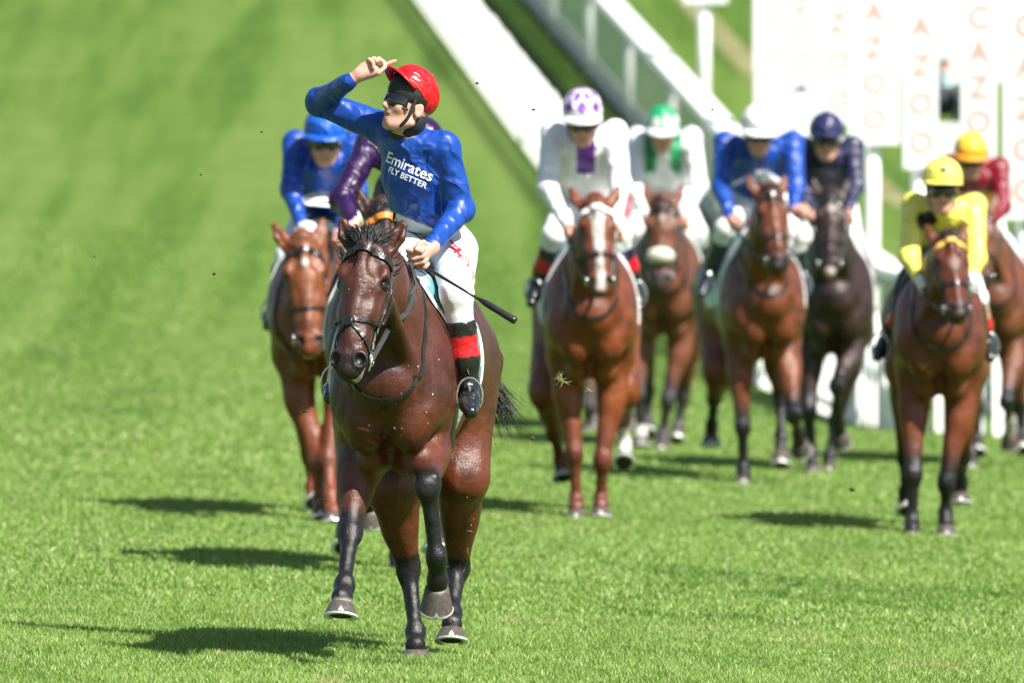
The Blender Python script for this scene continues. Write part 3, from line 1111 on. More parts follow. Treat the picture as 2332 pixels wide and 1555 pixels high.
def disc_arrays(c, n, r, t, sides=16):
    n = norm(n)
    a = norm(np.cross(n, [0.1, 0.2, 1.0]))
    b = np.cross(n, a)
    V = []
    for rr, tt in ((r, 0), (r, t * .6), (r * .8, t)):
        for k in range(sides):
            q = 2 * math.pi * k / sides
            V.append(c + n * tt + rr * (math.cos(q) * a + math.sin(q) * b))
    F = []
    for i in range(2):
        for k in range(sides):
            F.append((i * sides + k, i * sides + (k + 1) % sides, (i + 1) * sides + (k + 1) % sides, (i + 1) * sides + k))
    F.append(tuple(2 * sides + k for k in range(sides)))
    F.append(tuple(range(sides))[::-1])
    return np.array(V), F

M['girth'] = plain('grey_girth_webbing', (0.3, 0.33, 0.33), rough=0.7, noise=0.25, bump=0.3)
M['fleece'] = plain('sheepskin', (0.72, 0.66, 0.52), rough=0.95, noise=0.2, scale=60, bump=1.0, bscale=160)

def cloth_pattern(name, cols, scale=5.0):
    m, nt, b = new_mat(name)
    nz = nd(nt, 'ShaderNodeTexNoise', Scale=scale, Detail=1.0)
    nt.links.new(tc(nt, (1, .8, 1)), nz.inputs['Vector'])
    r = nt.nodes.new('ShaderNodeValToRGB')
    r.color_ramp.interpolation = 'CONSTANT'
    el = r.color_ramp.elements
    while len(el) > 1:
        el.remove(el[-1])
    el[0].position = 0
    el[0].color = (*cols[0], 1)
    for p, cc in zip((.44, .52, .58), cols[1:]):
        e = el.new(p)
        e.color = (*cc, 1)
    nt.links.new(nz.outputs[0], r.inputs[0])
    nt.links.new(r.outputs[0], b.inputs['Base Color'])
    b.inputs['Roughness'].default_value = .55
    return m

M['teal_cloth'] = cloth_pattern('teal_number_cloth', [(.09, .26, .29), (.62, .74, .74), (.12, .3, .33), (.25, .28, .5)], 6.5)
M['pale_cloth'] = cloth_pattern('pale_number_cloth', [(.3, .5, .52), (.72, .78, .78), (.2, .42, .45), (.7, .75, .76)], 5)
M['black_cloth_pad'] = plain('black_number_cloth', (.02, .02, .022), rough=.6, bump=.2)
M['white_cloth'] = plain('white_number_cloth', (.7, .7, .7), rough=.6, bump=.2)
M['beads_white'] = plain('white_browband', (.75, .73, .74), rough=.4, noise=.3, scale=120, bump=.8, bscale=90)
M['beads_gold'] = plain('gold_browband', (.6, .36, .06), rough=.4, noise=.5, scale=120, bump=.8, bscale=90)
M['orange_band'] = plain('orange_browband', (.75, .22, .03), rough=.5)

# ------------------------------------------------------------------ people
def head_prims(F, c, f, u, S=1.0, detail=True):
    f = norm(f)
    u = norm(u - f * np.dot(u, f))
    r = np.cross(f, u)
    def H(x, y, z):
        return c + S * (r * x + f * y + u * z)
    A = np.array([r, f, u])
    F.ell(H(0, -.012, .03), (.074 * S, .096 * S, .09 * S), A, .02)
    F.ell(H(0, .028, -.035), (.06 * S, .064 * S, .075 * S), A, .03)
    F.ell(H(0, .05, -.095), (.036 * S, .032 * S, .024 * S), A, .028)          # chin
    F.ell(H(0, .07, .012), (.045 * S, .018 * S, .012 * S), A, .015)           # brow
    F.cap(H(0, .084, -.002), H(0, .105, -.034), .008 * S, .0108 * S, .01)    # nose
    F.ell(H(0, .092, -.04), (.017 * S, .012 * S, .009 * S), A, .008)
    for sg in (-1, 1):
        F.ell(H(sg * .04, .058, -.03), (.022 * S, .02 * S, .02 * S), A, .02)  # cheek
        F.ell(H(sg * .028, .092, -.004), (.017 * S, .014 * S, .011 * S), A, .01, sub=True)
        F.cap(H(sg * .058, .0, -.075), H(sg * .018, .06, -.105), .016 * S, .014 * S, .025)   # jaw
        F.ell(H(sg * .076, -.012, -.02), (.009 * S, .02 * S, .032 * S), A, .008)
        if detail:
            F.ell(H(sg * .083, -.006, -.016), (.006 * S, .011 * S, .018 * S), A, .005, sub=True)
    F.ell(H(0, .083, -.06), (.024 * S, .0105 * S, .007 * S), A, .007)
    F.ell(H(0, .078, -.081), (.021 * S, .0105 * S, .007 * S), A, .007)
    F.ell(H(0, .096, -.07), (.02 * S, .022 * S, .0055 * S), A, .004, sub=True)
    return H, A, r, f, u

def fist(F, wr, d, up, S=1.0):
    """closed hand: d runs from wrist to knuckles, up is the thumb side"""
    d = norm(d)
    up = norm(up - d * np.dot(up, d))
    s = np.cross(d, up)
    def q(a, b, e):
        return wr + S * (d * a + up * b + s * e)
    F.ell(q(.045, 0, 0), (.045 * S, .042 * S, .02 * S), np.array([d, up, s]), .015)
    F.cap(wr - d * .03, q(.03, 0, 0), .025 * S, .028 * S, .02)
    for i, b in enumerate((.031, .0105, -.0105, -.03)):
        L_ = (.9, 1.0, .95, .8)[i]
        F.cap(q(.082, b, .012), q(.095 * L_, b, -.018), .0105 * S, .0098 * S, .004)
        F.cap(q(.095 * L_, b, -.018), q(.07, b, -.042), .0098 * S, .009 * S, .004)
        F.cap(q(.07, b, -.042), q(.045, b, -.034), .009 * S, .0085 * S, .004)
    F.cap(q(.02, .035, -.008), q(.055, .05, -.026), .0125 * S, .011 * S, .008)
    F.cap(q(.055, .05, -.026), q(.085, .042, -.036), .011 * S, .009 * S, .005)

def make_cap(parent, H, A, S, colfun, mat, peak=True, tilt=0.0, pl=1.0, name='cap', peak_mat=None):
    r, f, u = A
    ct, st = math.cos(tilt), math.sin(tilt)
    f2 = f * ct + u * st
    u2 = u * ct - f * st
    cc = H(0, -.008, .058)
    nu, nv = 64, 26
    rad = np.array([.092, .118, .096]) * S
    V = []
    for i in range(nv + 1):
        th = math.pi * .5 * 1.12 * i / nv
        for k in range(nu):
            p = 2 * math.pi * k / nu
            # the edge dips at the nape
            lowr = 1.0 + .24 * max(0, -math.sin(p)) * (i / nv)
            t2 = th * lowr
            # eight gathered panels of the silk
            g = 1 + .012 * abs(math.cos(4 * p)) * math.sin(t2) - .01 * (1 - abs(math.cos(4 * p))) ** 6 * math.sin(t2)
            q = np.array([math.sin(t2) * math.cos(p), math.sin(t2) * math.sin(p), math.cos(t2)]) * rad * g
            V.append(cc + r * q[0] + f2 * q[1] + u2 * q[2])
    V = np.array(V)
    F = [(i * nu + k, (i + 1) * nu + k, (i + 1) * nu + (k + 1) % nu, i * nu + (k + 1) % nu) for i in range(nv) for k in range(nu)]
    loc = np.stack([(V - cc) @ r / rad[0], (V - cc) @ f2 / rad[1], (V - cc) @ u2 / rad[2]], 1)
    o = mesh_obj(name, V, np.array(F), mat, parent, colors=colfun(loc))
    sol = o.modifiers.new('thickness', 'SOLIDIFY')
    sol.thickness = .004
    sol.offset = -1
    if peak:
        V = []
        n = 25
        zs = -.02 * S
        for j, (ext, dz) in enumerate(((.0, .004), (.032, -.002), (.06, -.014))):
            for k in range(n):
                p = R(18) + (R(144)) * k / (n - 1)
                e = ext * pl * math.sin((p - R(18)) / R(144) * math.pi) ** .6
                V.append(cc + r * (rad[0] * 1.0 + e * .55) * math.cos(p) + f2 * (rad[1] * 1.0 * math.sin(p) + e * S) + u2 * (zs + dz * S))
        F = []
        for j in range(2):
            for k in range(n - 1):
                F.append((j * n + k, (j + 1) * n + k, (j + 1) * n + k + 1, j * n + k + 1))
        pk = mesh_obj('peak', V, F, peak_mat or mat, o, colors=colfun(np.tile([[0, 1.2, -.2]], (len(V), 1))))
        sol = pk.modifiers.new('thickness', 'SOLIDIFY')
        sol.thickness = .006
        sol.offset = 0
    # silk button on top
    v_, f_ = sphere_arrays(cc + u2 * rad[2] * 1.0, .012 * S, 10, 6, np.array([r, f2, u2]), np.array([.012, .012, .008]) * S)
    mesh_obj('cap_button', v_, f_, mat, o, colors=colfun(np.tile([[0, 0, 1.0]], (len(v_), 1))))
    return o

def make_goggles(parent, H, A, S, strap_mat=None):
    r, f, u = A
    V = []
    n = 17
    m = 7
    for j in range(m):
        z = -.034 + .052 * j / (m - 1)
        for k in range(n):
            p = R(-72) + R(144) * k / (n - 1)
            dep = .017 * (1 - (2 * j / (m - 1) - 1) ** 2) ** .5
            notch = .012 * math.exp(-(p / .16) ** 2) if j < 3 else 0
            V.append(H(math.sin(p) * .072, .012 + math.cos(p) * (.078 + dep), z + .004 + (notch * (1 - j / 3) if j < 3 else 0)))
    F = [(j * n + k, j * n + k + 1, (j + 1) * n + k + 1, (j + 1) * n + k) for j in range(m - 1) for k in range(n - 1)]
    g = mesh_obj('goggles', V, F, M['goggle'], parent)
    s = g.modifiers.new('thickness', 'SOLIDIFY')
    s.thickness = .004
    s.offset = 0
    rim = [H(math.sin(p) * .074, .012 + math.cos(p) * .08, .024) for p in np.linspace(R(-74), R(74), 17)]
    tube_obj('goggle_frame', rim, .0055 * S, M['blackcloth'], g, 6)
    rim = [H(math.sin(p) * .074, .012 + math.cos(p) * .08, -.03 + .012 * math.exp(-(p / .16) ** 2)) for p in np.linspace(R(-74), R(74), 17)]
    tube_obj('goggle_frame', rim, .005 * S, M['blackcloth'], g, 6)
    pts = [H(math.sin(p) * .083, -.008 + math.cos(p) * .098, .006 + .015 * (1 - math.cos(p - R(75)))) for p in np.linspace(R(72), R(288), 21)]
    nr = [norm(H(math.sin(p), math.cos(p), 0) - H(0, 0, 0)) for p in np.linspace(R(72), R(288), 21)]
    strap('goggle_strap', pts, nr, .022 * S, .003, strap_mat or M['blackcloth'], g)
    return g

def text_on(field, txt, origin, right, up, nrm, size, mat, parent, name='lettering', font=None, off=.0045, shear=0.0, bold=0.0):
    """flat lettering wrapped onto a surface"""
    cu = bpy.data.curves.new('txt', 'FONT')
    cu.body = txt
    cu.size = 1.0
    cu.align_x = 'CENTER'
    cu.align_y = 'CENTER'
    cu.offset = bold
    cu.shear = shear
    cu.resolution_u = 3
    o = bpy.data.objects.new('txt', cu)
    COL.objects.link(o)
    dg = bpy.context.evaluated_depsgraph_get()
    me = bpy.data.meshes.new_from_object(o.evaluated_get(dg))
    bpy.data.objects.remove(o)
    bm = bmesh.new()
    bm.from_mesh(me)
    bmesh.ops.triangulate(bm, faces=bm.faces)
    for _ in range(2):
        lg_ = [e for e in bm.edges if e.calc_length() * size > .012]
        if lg_:
            bmesh.ops.subdivide_edges(bm, edges=lg_, cuts=1)
            bmesh.ops.triangulate(bm, faces=bm.faces)
    co = np.array([v.co for v in bm.verts])
    fc = [tuple(v.index for v in f_.verts) for f_ in bm.faces]
    bm.free()
    bpy.data.meshes.remove(me)
    right, up, nrm = norm(right), norm(up), norm(nrm)
    p = origin + co[:, :1] * size * right + co[:, 1:2] * size * up
    if field is not None:
        # march in along -nrm
        st = p + nrm * .12
        ts = np.arange(0, .3, .003)
        vals = np.stack([field.value(st - nrm * t) for t in ts], 1)
        hit = np.argmax(vals < off, 1)
        hit = np.where((vals < off).any(1), hit, 40)
        p = st - nrm * ts[hit][:, None]
        # the print is a skin on the cloth: even the steps out
        p, n_ = field.snap(p, off, 5)
    return mesh_obj(name, p, fc, mat, parent, smooth=False)

def build_clothes(root, name, F, mat, colfun):
    V, Q = F.mesh()
    return mesh_obj(name, V, Q, mat, root, colors=colfun(V))

def make_rider(c, hs):
    """c: joints given as photo pixels with depth relative to the horse"""
    D = hs['D']
    h = c.get('res', .011)
    J = {k: P(v[0], v[1], D + v[2]) for k, v in c['j'].items()}
    pel, neck, hd = J['pelvis'], J['neck'], J['head']
    base = (float(pel[0]), float(pel[1]), float(hs['g0']))
    root = empty('person', base, c['label'], 'person', 'jockeys in the race')
    S = c.get('S', 1.0)
    pts = np.array(list(J.values()))
    lo, hi = pts.min(0) - .2, pts.max(0) + .2
    facing, up = np.array(c['face'], float), np.array(c.get('up', (0, 0, 1.0)), float)
    spine = norm(neck - pel)
    shv = norm(J['shR'] - J['shL'])
    chest = pel * .36 + neck * .64
    # ---------------- body (skin), slim under the clothes
    B = Field(lo, hi, h)
    Hh, A, r_, f_, u_ = head_prims(B, hd, facing, up, S, h < .008)
    B.cap(neck, Hh(0, -.02, -.05), .05 * S, .05 * S, .03)
    B.loft([(pel, .11, .085), (chest, .125, .09), (neck, .08, .06)], shv, kin=.04)
    for sd in ('L', 'R'):
        B.cap(neck * .3 + J['sh' + sd] * .7, J['sh' + sd], .045, .045, .04)
        B.cap(J['sh' + sd], J['el' + sd], .038, .033, .02)
        B.cap(J['el' + sd], J['wr' + sd], .034, .026, .02)
        B.cap(pel + (J['hip' + sd] - pel) * .8, J['kn' + sd], .07, .045, .03)
        B.cap(J['kn' + sd], J['an' + sd], .04, .028, .02)
    glv = np.array([.62, .3, .22])
    for sd in ('L', 'R'):
        hd_ = c.get('hand' + sd, 'fist')
        if hd_ == 'fist':
            d = J['hd' + sd] - J['wr' + sd]
            fist(B, J['wr' + sd] + norm(d) * .01, d, c.get('thumb' + sd, (0, 0, 1.0)), S * c.get('handS', 1.0))
        else:
            hd_(B, J, h)
    V, Q = B.mesh()
    skin = np.array(c.get('skin', (.6, .325, .245)))
    col = np.tile(skin, (len(V), 1))
    lz = (V - hd) @ u_ / S
    lf = (V - hd) @ f_ / S
    ll = (V - hd) @ r_ / S
    nh = np.linalg.norm(V - hd, axis=1) < .17
    # ruddy nose, cheeks and lips; dark mouth line
    ns = np.exp(-((lf - .105) ** 2 + (lz + .032) ** 2 + ll ** 2) / .0009)
    lips = np.exp(-(((lz + .0695) / .012) ** 2 + ((lf - .092) / .02) ** 2 + (ll / .024) ** 2))
    col = np.where(nh[:, None], col * (1 - .25 * ns[:, None]) + np.array([.55, .16, .12]) * .25 * ns[:, None], col)
    col = np.where(nh[:, None], col * (1 - .5 * lips[:, None]) + np.array([.42, .12, .1]) * .5 * lips[:, None], col)
    gl = c.get('gloves')
    if gl:
        for sd in gl:
            dd = np.linalg.norm(V - J['hd' + sd], axis=1)
            m_ = dd < .13
            col[m_] = np.array(gl[sd])
    mesh_obj('body', V, Q, M['skin'], root, colors=col)
    # ---------------- jacket
    jr = c.get('jres', h)
    K = Field(lo, hi, jr)
    fullw = c.get('fullness', 1.0)
    back = norm(np.cross(shv, spine))
    waist = pel + spine * c.get('waist', .1)
    tw = c.get('torsow', 1.0)
    K.loft([(waist - spine * .06, .155 * fullw * tw, .125 * fullw), (waist, .155 * fullw * tw, .12 * fullw), (waist * .55 + chest * .45, .165 * fullw * tw, .125 * fullw), (chest, .168 * fullw * tw, .128 * fullw), (neck - spine * .035, .11, .085)], shv, kin=.05)
    K.halfspace(waist - spine * c.get('hemdrop', .05), -spine if 'hem' not in c else norm(np.array(c['hem'], float)), .01)
    if not c.get('collar'):
        K.cap(neck - spine * .05, neck * .7 + Hh(0, -.02, -.08) * .3, .085, .066, .04)
    for sd in ('L', 'R'):
        K.cap(neck * .35 + J['sh' + sd] * .65 - spine * .02, J['sh' + sd], .07 * fullw, .064 * fullw, .05)
        K.cap(J['sh' + sd], J['el' + sd], .066 * fullw, .056 * fullw, .035)
        K.cap(J['el' + sd], J['wr' + sd] * .86 + J['el' + sd] * .14, .056 * fullw, .037, .025)
        K.cap(J['wr' + sd] * .93 + J['el' + sd] * .07, J['wr' + sd], .036, .034, .012)
        K.ell(J['el' + sd], (.056 * fullw,) * 3, None, .02)
    K.wrinkle(c.get('wr', .003), c.get('wf', 24.0), seed=c.get('seed', 2))
    jk = build_clothes(root, 'silk_jacket', K, M['silk'], lambda V: c['jacket'](V, J, dict(spine=spine, shv=shv, pel=pel, neck=neck, chest=chest, back=back)))
    # collar
    cp = [neck + spine * .012 + .062 * (shv * math.cos(t) + back * math.sin(t) * .95) + spine * .012 * math.sin(t) for t in np.linspace(0, 2 * math.pi, 25)]
    cn = [norm(shv * math.cos(t) + back * math.sin(t)) for t in np.linspace(0, 2 * math.pi, 25)]
    if c.get('collar', False):
      strap('collar', cp, cn, .04, .006, c.get('collar_mat') or M['blackcloth'], jk)
    # neck scarf / balaclava
    if c.get('scarf', False):
        Sf = Field(neck - .2, neck + .22, h)
        Sf.cap(neck + spine * .0, Hh(0, -.03, -.06), .064 * S, .063 * S, .02)
        Sf.wrinkle(.0025, 40, 4)
        V, Q = Sf.mesh()
        mesh_obj('neck_scarf', V, Q, M['blackcloth'], root)
    # ---------------- breeches
    Bf = Field(lo, hi, c.get('jres', h))
    Bf.loft([(pel - spine * .05, .135, .12), (waist + spine * .03, .132, .1)], shv, kin=.05)
    for sd in ('L', 'R'):
        Bf.cap(J['hip' + sd], J['kn' + sd], .1 * c.get('thigh', 1.0), .066, .05)
        kd = norm(J['an' + sd] - J['kn' + sd])
        Bf.cap(J['kn' + sd], J['kn' + sd] + kd * c.get('cuff', .09), .064, .056, .03)
    Bf.wrinkle(.0026, 22, 9)
    # cut flat below the knee
    br = build_clothes(root, 'breeches', Bf, M['breech'], lambda V: np.tile(np.array(c.get('breeches', (.78, .78, .79))), (len(V), 1)))
    belt = [waist + .0 * spine + (.148 * shv * math.cos(t) + .122 * back * math.sin(t)) * fullw for t in np.linspace(0, 2 * math.pi, 33)]
    bn = [norm(.15 * shv * math.cos(t) + .12 * back * math.sin(t)) for t in np.linspace(0, 2 * math.pi, 33)]
    strap('waistband', belt, bn, .03, .005, M['blackcloth'], br)
    # ---------------- boots
    for sd in ('L', 'R'):
        an, kn, to = J['an' + sd], J['kn' + sd], J['to' + sd]
        kd = norm(an - kn)
        Lb = np.linalg.norm(an - kn)
        G = Field(np.minimum.reduce([an, kn, to]) - .14, np.maximum.reduce([an, kn, to]) + .14, h)
        top = kn + kd * c.get('boottop', .085)
        br_ = c.get('bootr', 1.0)
        G.cap(top, top * .45 + an * .55, .058 * br_, .053 * br_, .03)
        G.cap(top * .45 + an * .55, an, .053 * br_, .043 * br_, .03)
        td = norm(to - an)
        G.cap(an, an * .5 + to * .5, .043, .04, .03)
        G.ell(an * .35 + to * .65, (.036, .036, .036), None, .02)
        G.cap(an * .5 + to * .5, to, .04, .03, .025)
        hl = an - td * .035 - np.array([0, 0, .02])
        G.ell(hl, (.032, .032, .035), None, .025)
        G.halfspace(top, -kd, .004)
        G.wrinkle(.0026, 44, 5)
        V, Q = G.mesh()
        t = ((V - kn) @ kd) / Lb
        bc = np.tile(np.array(c.get('bootcol', (.012, .012, .014))), (len(V), 1))
        for (t0, t1, cc) in c.get('bands', []):
            m_ = (t > t0) & (t < t1)
            bc[m_] = np.array(cc)
        mesh_obj('boot', V, Q, M['boot'], root, colors=bc)
        # stirrup iron and leather belong to the saddle: the horse's parts
        if c.get('stirrup', True):
            q = an * .35 + to * .65
            s2 = norm(np.cross(td, [0, 0, 1.0]))
            path = [q + s2 * .052 * math.cos(a_) + np.array([0, 0, 1.0]) * (.03 + .075 * math.sin(a_)) for a_ in np.linspace(R(-35), R(215), 15)]
            sti = tube_obj('stirrup', path + [path[0]], .0055, M['steel'], hs['root'], 6)
            topp = q + np.array([0, 0, .105])
            sd_in = hs['L'](0, .4, 1.42)
            mid_ = topp * .5 + sd_in * .5 + hs['side'] * (.06 if sd == 'R' else -.06)
            pth = smooth_path([topp, mid_, sd_in + hs['side'] * (.15 if sd == 'R' else -.15)], 10)
            strap('stirrup_leather', pth, [hs['side'] * (1 if sd == 'R' else -1)] * 10, .022, .005, M['leather'], hs['root'])
    # ---------------- helmet, cap, goggles
    if c.get('helmet', True):
        G = Field(hd - .2, hd + .2, h)
        r3 = np.array([r_, f_, u_])
        G.ell(Hh(0, -.008, .045), (.088 * S, .112 * S, .09 * S), r3, .01)
        G.halfspace(Hh(0, .0, c.get('helmcut', .02)), -u_ * 1 + f_ * -.0, .008)
        if c.get('captilt', 0) > .3:
            G.halfspace(Hh(0, -.03, .05), -f_ + u_ * .3, .008)
        V, Q = G.mesh()
        mesh_obj('helmet', V, Q, M['blackcloth'], root)
        for sg in (-1, 1):
            pth = smooth_path([Hh(sg * .082, .02, .02), Hh(sg * .074, .02, -.04), Hh(sg * .05, .035, -.098), Hh(0, .045, -.122)], 12)
            nr = [norm(p_ - hd) for p_ in pth]
            strap('chin_strap', pth, nr, .014, .004, M['blackcloth'], root)
    make_cap(root, Hh, A, S * c.get('capS', 1.0), c['cap'], M['cap'], True, c.get('captilt', 0.0), c.get('peaklen', 1.0))
    if c.get('goggles', True):
        make_goggles(root, Hh, A, S)
    # ---------------- reins from the bit rings to the hands
    if c.get('reins', True):
        for rc, sd in zip(hs['rings'], ('L', 'R')):
            tgt = c.get('reinhand', {}).get(sd, sd)
            e = J['hd' + tgt]
            sag = np.array([0, 0, -.035])
            pth = smooth_path([rc, rc * .6 + e * .4 + sag, rc * .2 + e * .8 + sag * .5, e], 16)
            # keep the rein outside the neck
            q = pth.copy()
            vv = hs['F'].value(q)
            nn = hs['F'].normal(q)
            q = q + nn * np.clip(.012 - vv, 0, .1)[:, None]
            strap('rein', q, [norm(hs['side'] * (1 if sd == 'R' else -1) + np.array([0, -.5, .4]))] * 16, .022, .005, M['rubber'], hs['root'])
    return dict(root=root, J=J, H=Hh, A=A, jacket=K, jk=jk, br=br, Bf=Bf, spine=spine, shv=shv, back=back)

def solid(col):
    col = np.array(col, float)
    return lambda V, *a: np.tile(col, (len(V), 1))

# ------------------------------------------------------------------ ground
def grass_ground():
    m, nt, b = new_mat('turf')
    v = tc(nt, (1, 1, 1))
    # mowing and going streaks that run along the course
    mp = nt.nodes.new('ShaderNodeMapping')
    mp.inputs['Rotation'].default_value = (0, 0, R(-3.6))
    mp.inputs['Scale'].default_value = (2.0, .028, 1)
    nt.links.new(v, mp.inputs[0])
    n1 = nd(nt, 'ShaderNodeTexNoise', Scale=1.0, Detail=3.0, Roughness=.55)
    nt.links.new(mp.outputs[0], n1.inputs['Vector'])
    n2 = nd(nt, 'ShaderNodeTexNoise', Scale=1.3, Detail=5.0, Roughness=.6)
    nt.links.new(v, n2.inputs['Vector'])
    n3 = nd(nt, 'ShaderNodeTexNoise', Scale=70.0, Detail=3.0)
    nt.links.new(v, n3.inputs['Vector'])
    r1 = ramp(nt, n1.outputs[0], [(.38, (.068, .135, .017)), (.5, (.1, .173, .028)), (.62, (.13, .198, .042))])
    r2 = ramp(nt, n2.outputs[0], [(.3, (.8, .84, .75)), (.7, (1.0, 1.0, 1.0))])
    r3 = ramp(nt, n3.outputs[0], [(.3, (.75, .78, .7)), (.7, (1, 1, 1))])
    nt.links.new(mulcol(nt, mulcol(nt, r1.outputs[0], r2.outputs[0]), r3.outputs[0]), b.inputs['Base Color'])
    b.inputs['Roughness'].default_value = .9
    b.inputs['Specular IOR Level'].default_value = .15
    bp = nd(nt, 'ShaderNodeBump', Strength=.7, Distance=.02)
    nt.links.new(n3.outputs[0], bp.inputs['Height'])
    nt.links.new(bp.outputs[0], b.inputs['Normal'])
    return m

M['turf'] = grass_ground()
xs = np.concatenate([np.linspace(-900, -20, 12), np.linspace(-16, 16, 65), np.linspace(20, 900, 12)])
ys = np.concatenate([np.linspace(-60, 35, 8), np.linspace(38, 160, 123), np.linspace(170, 270, 12), np.linspace(320, 3000, 12)])
X, Y = np.meshgrid(xs, ys)
Z = ground_z(X, Y)
nxg, nyg = len(xs), len(ys)
idx = np.arange(nxg * nyg).reshape(nyg, nxg)
fc = np.stack([idx[:-1, :-1], idx[:-1, 1:], idx[1:, 1:], idx[1:, :-1]], -1).reshape(-1, 4)
g = mesh_obj('ground', np.stack([X, Y, Z], -1).reshape(-1, 3), fc, M['turf'])
tag(g, kind='structure')

def blade_material():
    m, nt, b = new_mat('grass_blades')
    at = nt.nodes.new('ShaderNodeVertexColor')
    at.layer_name = 'Col'
    nt.links.new(at.outputs[0], b.inputs['Base Color'])
    b.inputs['Roughness'].default_value = .45
    b.inputs['Specular IOR Level'].default_value = .35
    tr = nt.nodes.new('ShaderNodeBsdfTranslucent')
    nt.links.new(at.outputs[0], tr.inputs[0])
    mx = nt.nodes.new('ShaderNodeMixShader')
    mx.inputs[0].default_value = .25
    nt.links.new(b.outputs[0], mx.inputs[1])
    nt.links.new(tr.outputs[0], mx.inputs[2])
    nt.links.new(mx.outputs[0], nt.nodes['Material Output'].inputs[0])
    return m

M['blades'] = blade_material()

def lattice_noise(x, y, f, seed):
    r = np.random.default_rng(seed)
    T = r.random((64, 64))
    u, v = x * f, y * f
    i, j = np.floor(u).astype(int), np.floor(v).astype(int)
    a, b = u - i, v - j
    a, b = a * a * (3 - 2 * a), b * b * (3 - 2 * b)
    g_ = lambda p, q: T[p % 64, q % 64]
    return (g_(i, j) * (1 - a) + g_(i + 1, j) * a) * (1 - b) + (g_(i, j + 1) * (1 - a) + g_(i + 1, j + 1) * a) * b

def grass_patch(name, y0, y1, dens, hgt, wid, label, fade=False, var=1.0):
    hw0, hw1 = .045 * y0 + 1.7, .045 * y1 + 1.7
    n = int(dens * (y1 - y0) * (hw0 + hw1))
    y = y0 + (y1 - y0) * rng.random(n) ** (1.0 if not fade else 1.9)
    x = (rng.random(n) * 2 - 1) * (.045 * y + 1.7)
    z = ground_z(x, y)
    cl = .55 * lattice_noise(x, y, 2.2, 3) + .3 * lattice_noise(x, y, 6.0, 4) + .15 * lattice_noise(x, y, 15.0, 5)
    H = hgt * (.9 + .75 * (cl - .5) * var) * (.6 + .7 * rng.random(n))
    W = wid * (.6 + .8 * rng.random(n))
    th = rng.random(n) * 6.283
    ln = (.25 + .75 * rng.random(n)) * H * .9
    dx, dy = np.cos(th), np.sin(th)
    ph = rng.normal(0, .7, n)
    sx, sy = np.cos(ph), np.sin(ph)
    p = np.stack([x, y, z - .004], 1)
    s = np.stack([sx, sy, np.zeros(n)], 1) * W[:, None] * .5
    d = np.stack([dx, dy, np.zeros(n)], 1) * ln[:, None]
    up = np.array([0, 0, 1.0]) * H[:, None]
    V = np.stack([p - s, p + s, p + d * .3 + up * .6 - s * .75, p + d * .3 + up * .6 + s * .75, p + d + up], 1)
    base = np.arange(n)[:, None] * 5
    F = np.stack([base + [0, 1, 3], base + [0, 3, 2], base + [2, 3, 4]], 1).reshape(-1, 3)
    c0 = np.array([.106, .218, .026])
    c1 = np.array([.28, .405, .088])
    t = np.clip(.5 + (cl - .5) * 1.1 * var + rng.normal(0, .2, n), 0, 1)[:, None]
    col = c0 * (1 - t) + c1 * t
    dry = rng.random(n) < .05
    col[dry] = np.array([.5, .5, .28])
    pt = (lattice_noise(x, y, 1.7, 8) * .6 + lattice_noise(x, y, 7.0, 9) * .4) > .8
    col[pt] = col[pt] * .55 + np.array([.40, .36, .17]) * .45
    pd = (lattice_noise(x, y, 1.1, 12) * .7 + lattice_noise(x, y, 5.0, 13) * .3) < .24
    col[pd] *= np.array([.62, .72, .6])
    colv = np.repeat(col[:, None], 5, 1)
    o = mesh_obj(name, V.reshape(-1, 3), F, M['blades'], colors=colv.reshape(-1, 3))
    tag(o, label, 'grass', None, 'stuff')
    return o

grass_patch('grass', 41.0, 50.0, 5600, .027, .0032, 'short sunlit green racecourse grass in the foreground', var=.8)
grass_patch('grass', 50.0, 66.0, 2000, .028, .0058, 'soft blurred green racecourse grass around the galloping field', var=.5)

grass_patch('grass', 66.0, 104.0, 520, .026, .0105, 'far blurred green grass at the foot of the hill', True, .3)

# worn track behind the second fence
M['dirt'] = plain('worn_earth', (.16, .16, .06), rough=.95, noise=.4, scale=3, bump=.4)
cl = smooth_path([(5.2, 101, 0), (3.9, 108.5, 0), (3.4, 113, 0), (2.5, 125, 0), (1.6, 140, 0)], 30)
Vp = []
for q in cl:
    for w in (-.16, 0, .16):
        Vp.append((q[0] + w, q[1], gz(q[0] + w, q[1]) + .006))
tag(mesh_obj('path', Vp, [(i * 3 + k, i * 3 + k + 1, i * 3 + k + 4, i * 3 + k + 3) for i in range(29) for k in range(2)], M['dirt']), kind='structure')

# ------------------------------------------------------------------ running rail of white pickets
M['pvc'] = plain('white_plastic', (.86, .86, .84), rough=.4, noise=.04, scale=6)
fp = smooth_path([(7.2, 81.9, 0), (5.0, 82.3, 0), (3.75, 82.65, 0), (3.1, 82.9, 0), (2.7, 83.35, 0), (2.46, 84.8, 0), (2.28, 87, 0), (1.9, 91, 0), (1.1, 101, 0), (.25, 112, 0), (-1.03, 130, 0), (-2.3, 148, 0)], 1400)[:, :2]
def along(path, step):
    seg = np.linalg.norm(np.diff(path, axis=0), axis=1)
    s = np.concatenate([[0], np.cumsum(seg)])
    q = np.arange(0, s[-1], step)
    x, y = np.interp(q, s, path[:, 0]), np.interp(q, s, path[:, 1])
    e = .05
    tx = np.interp(q + e, s, path[:, 0]) - np.interp(q - e, s, path[:, 0])
    ty = np.interp(q + e, s, path[:, 1]) - np.interp(q - e, s, path[:, 1])
    return x, y, np.arctan2(ty, tx)
_n = along(fp[fp[:, 1] < 89], .15)
_f = along(fp[fp[:, 1] >= 89], .42)
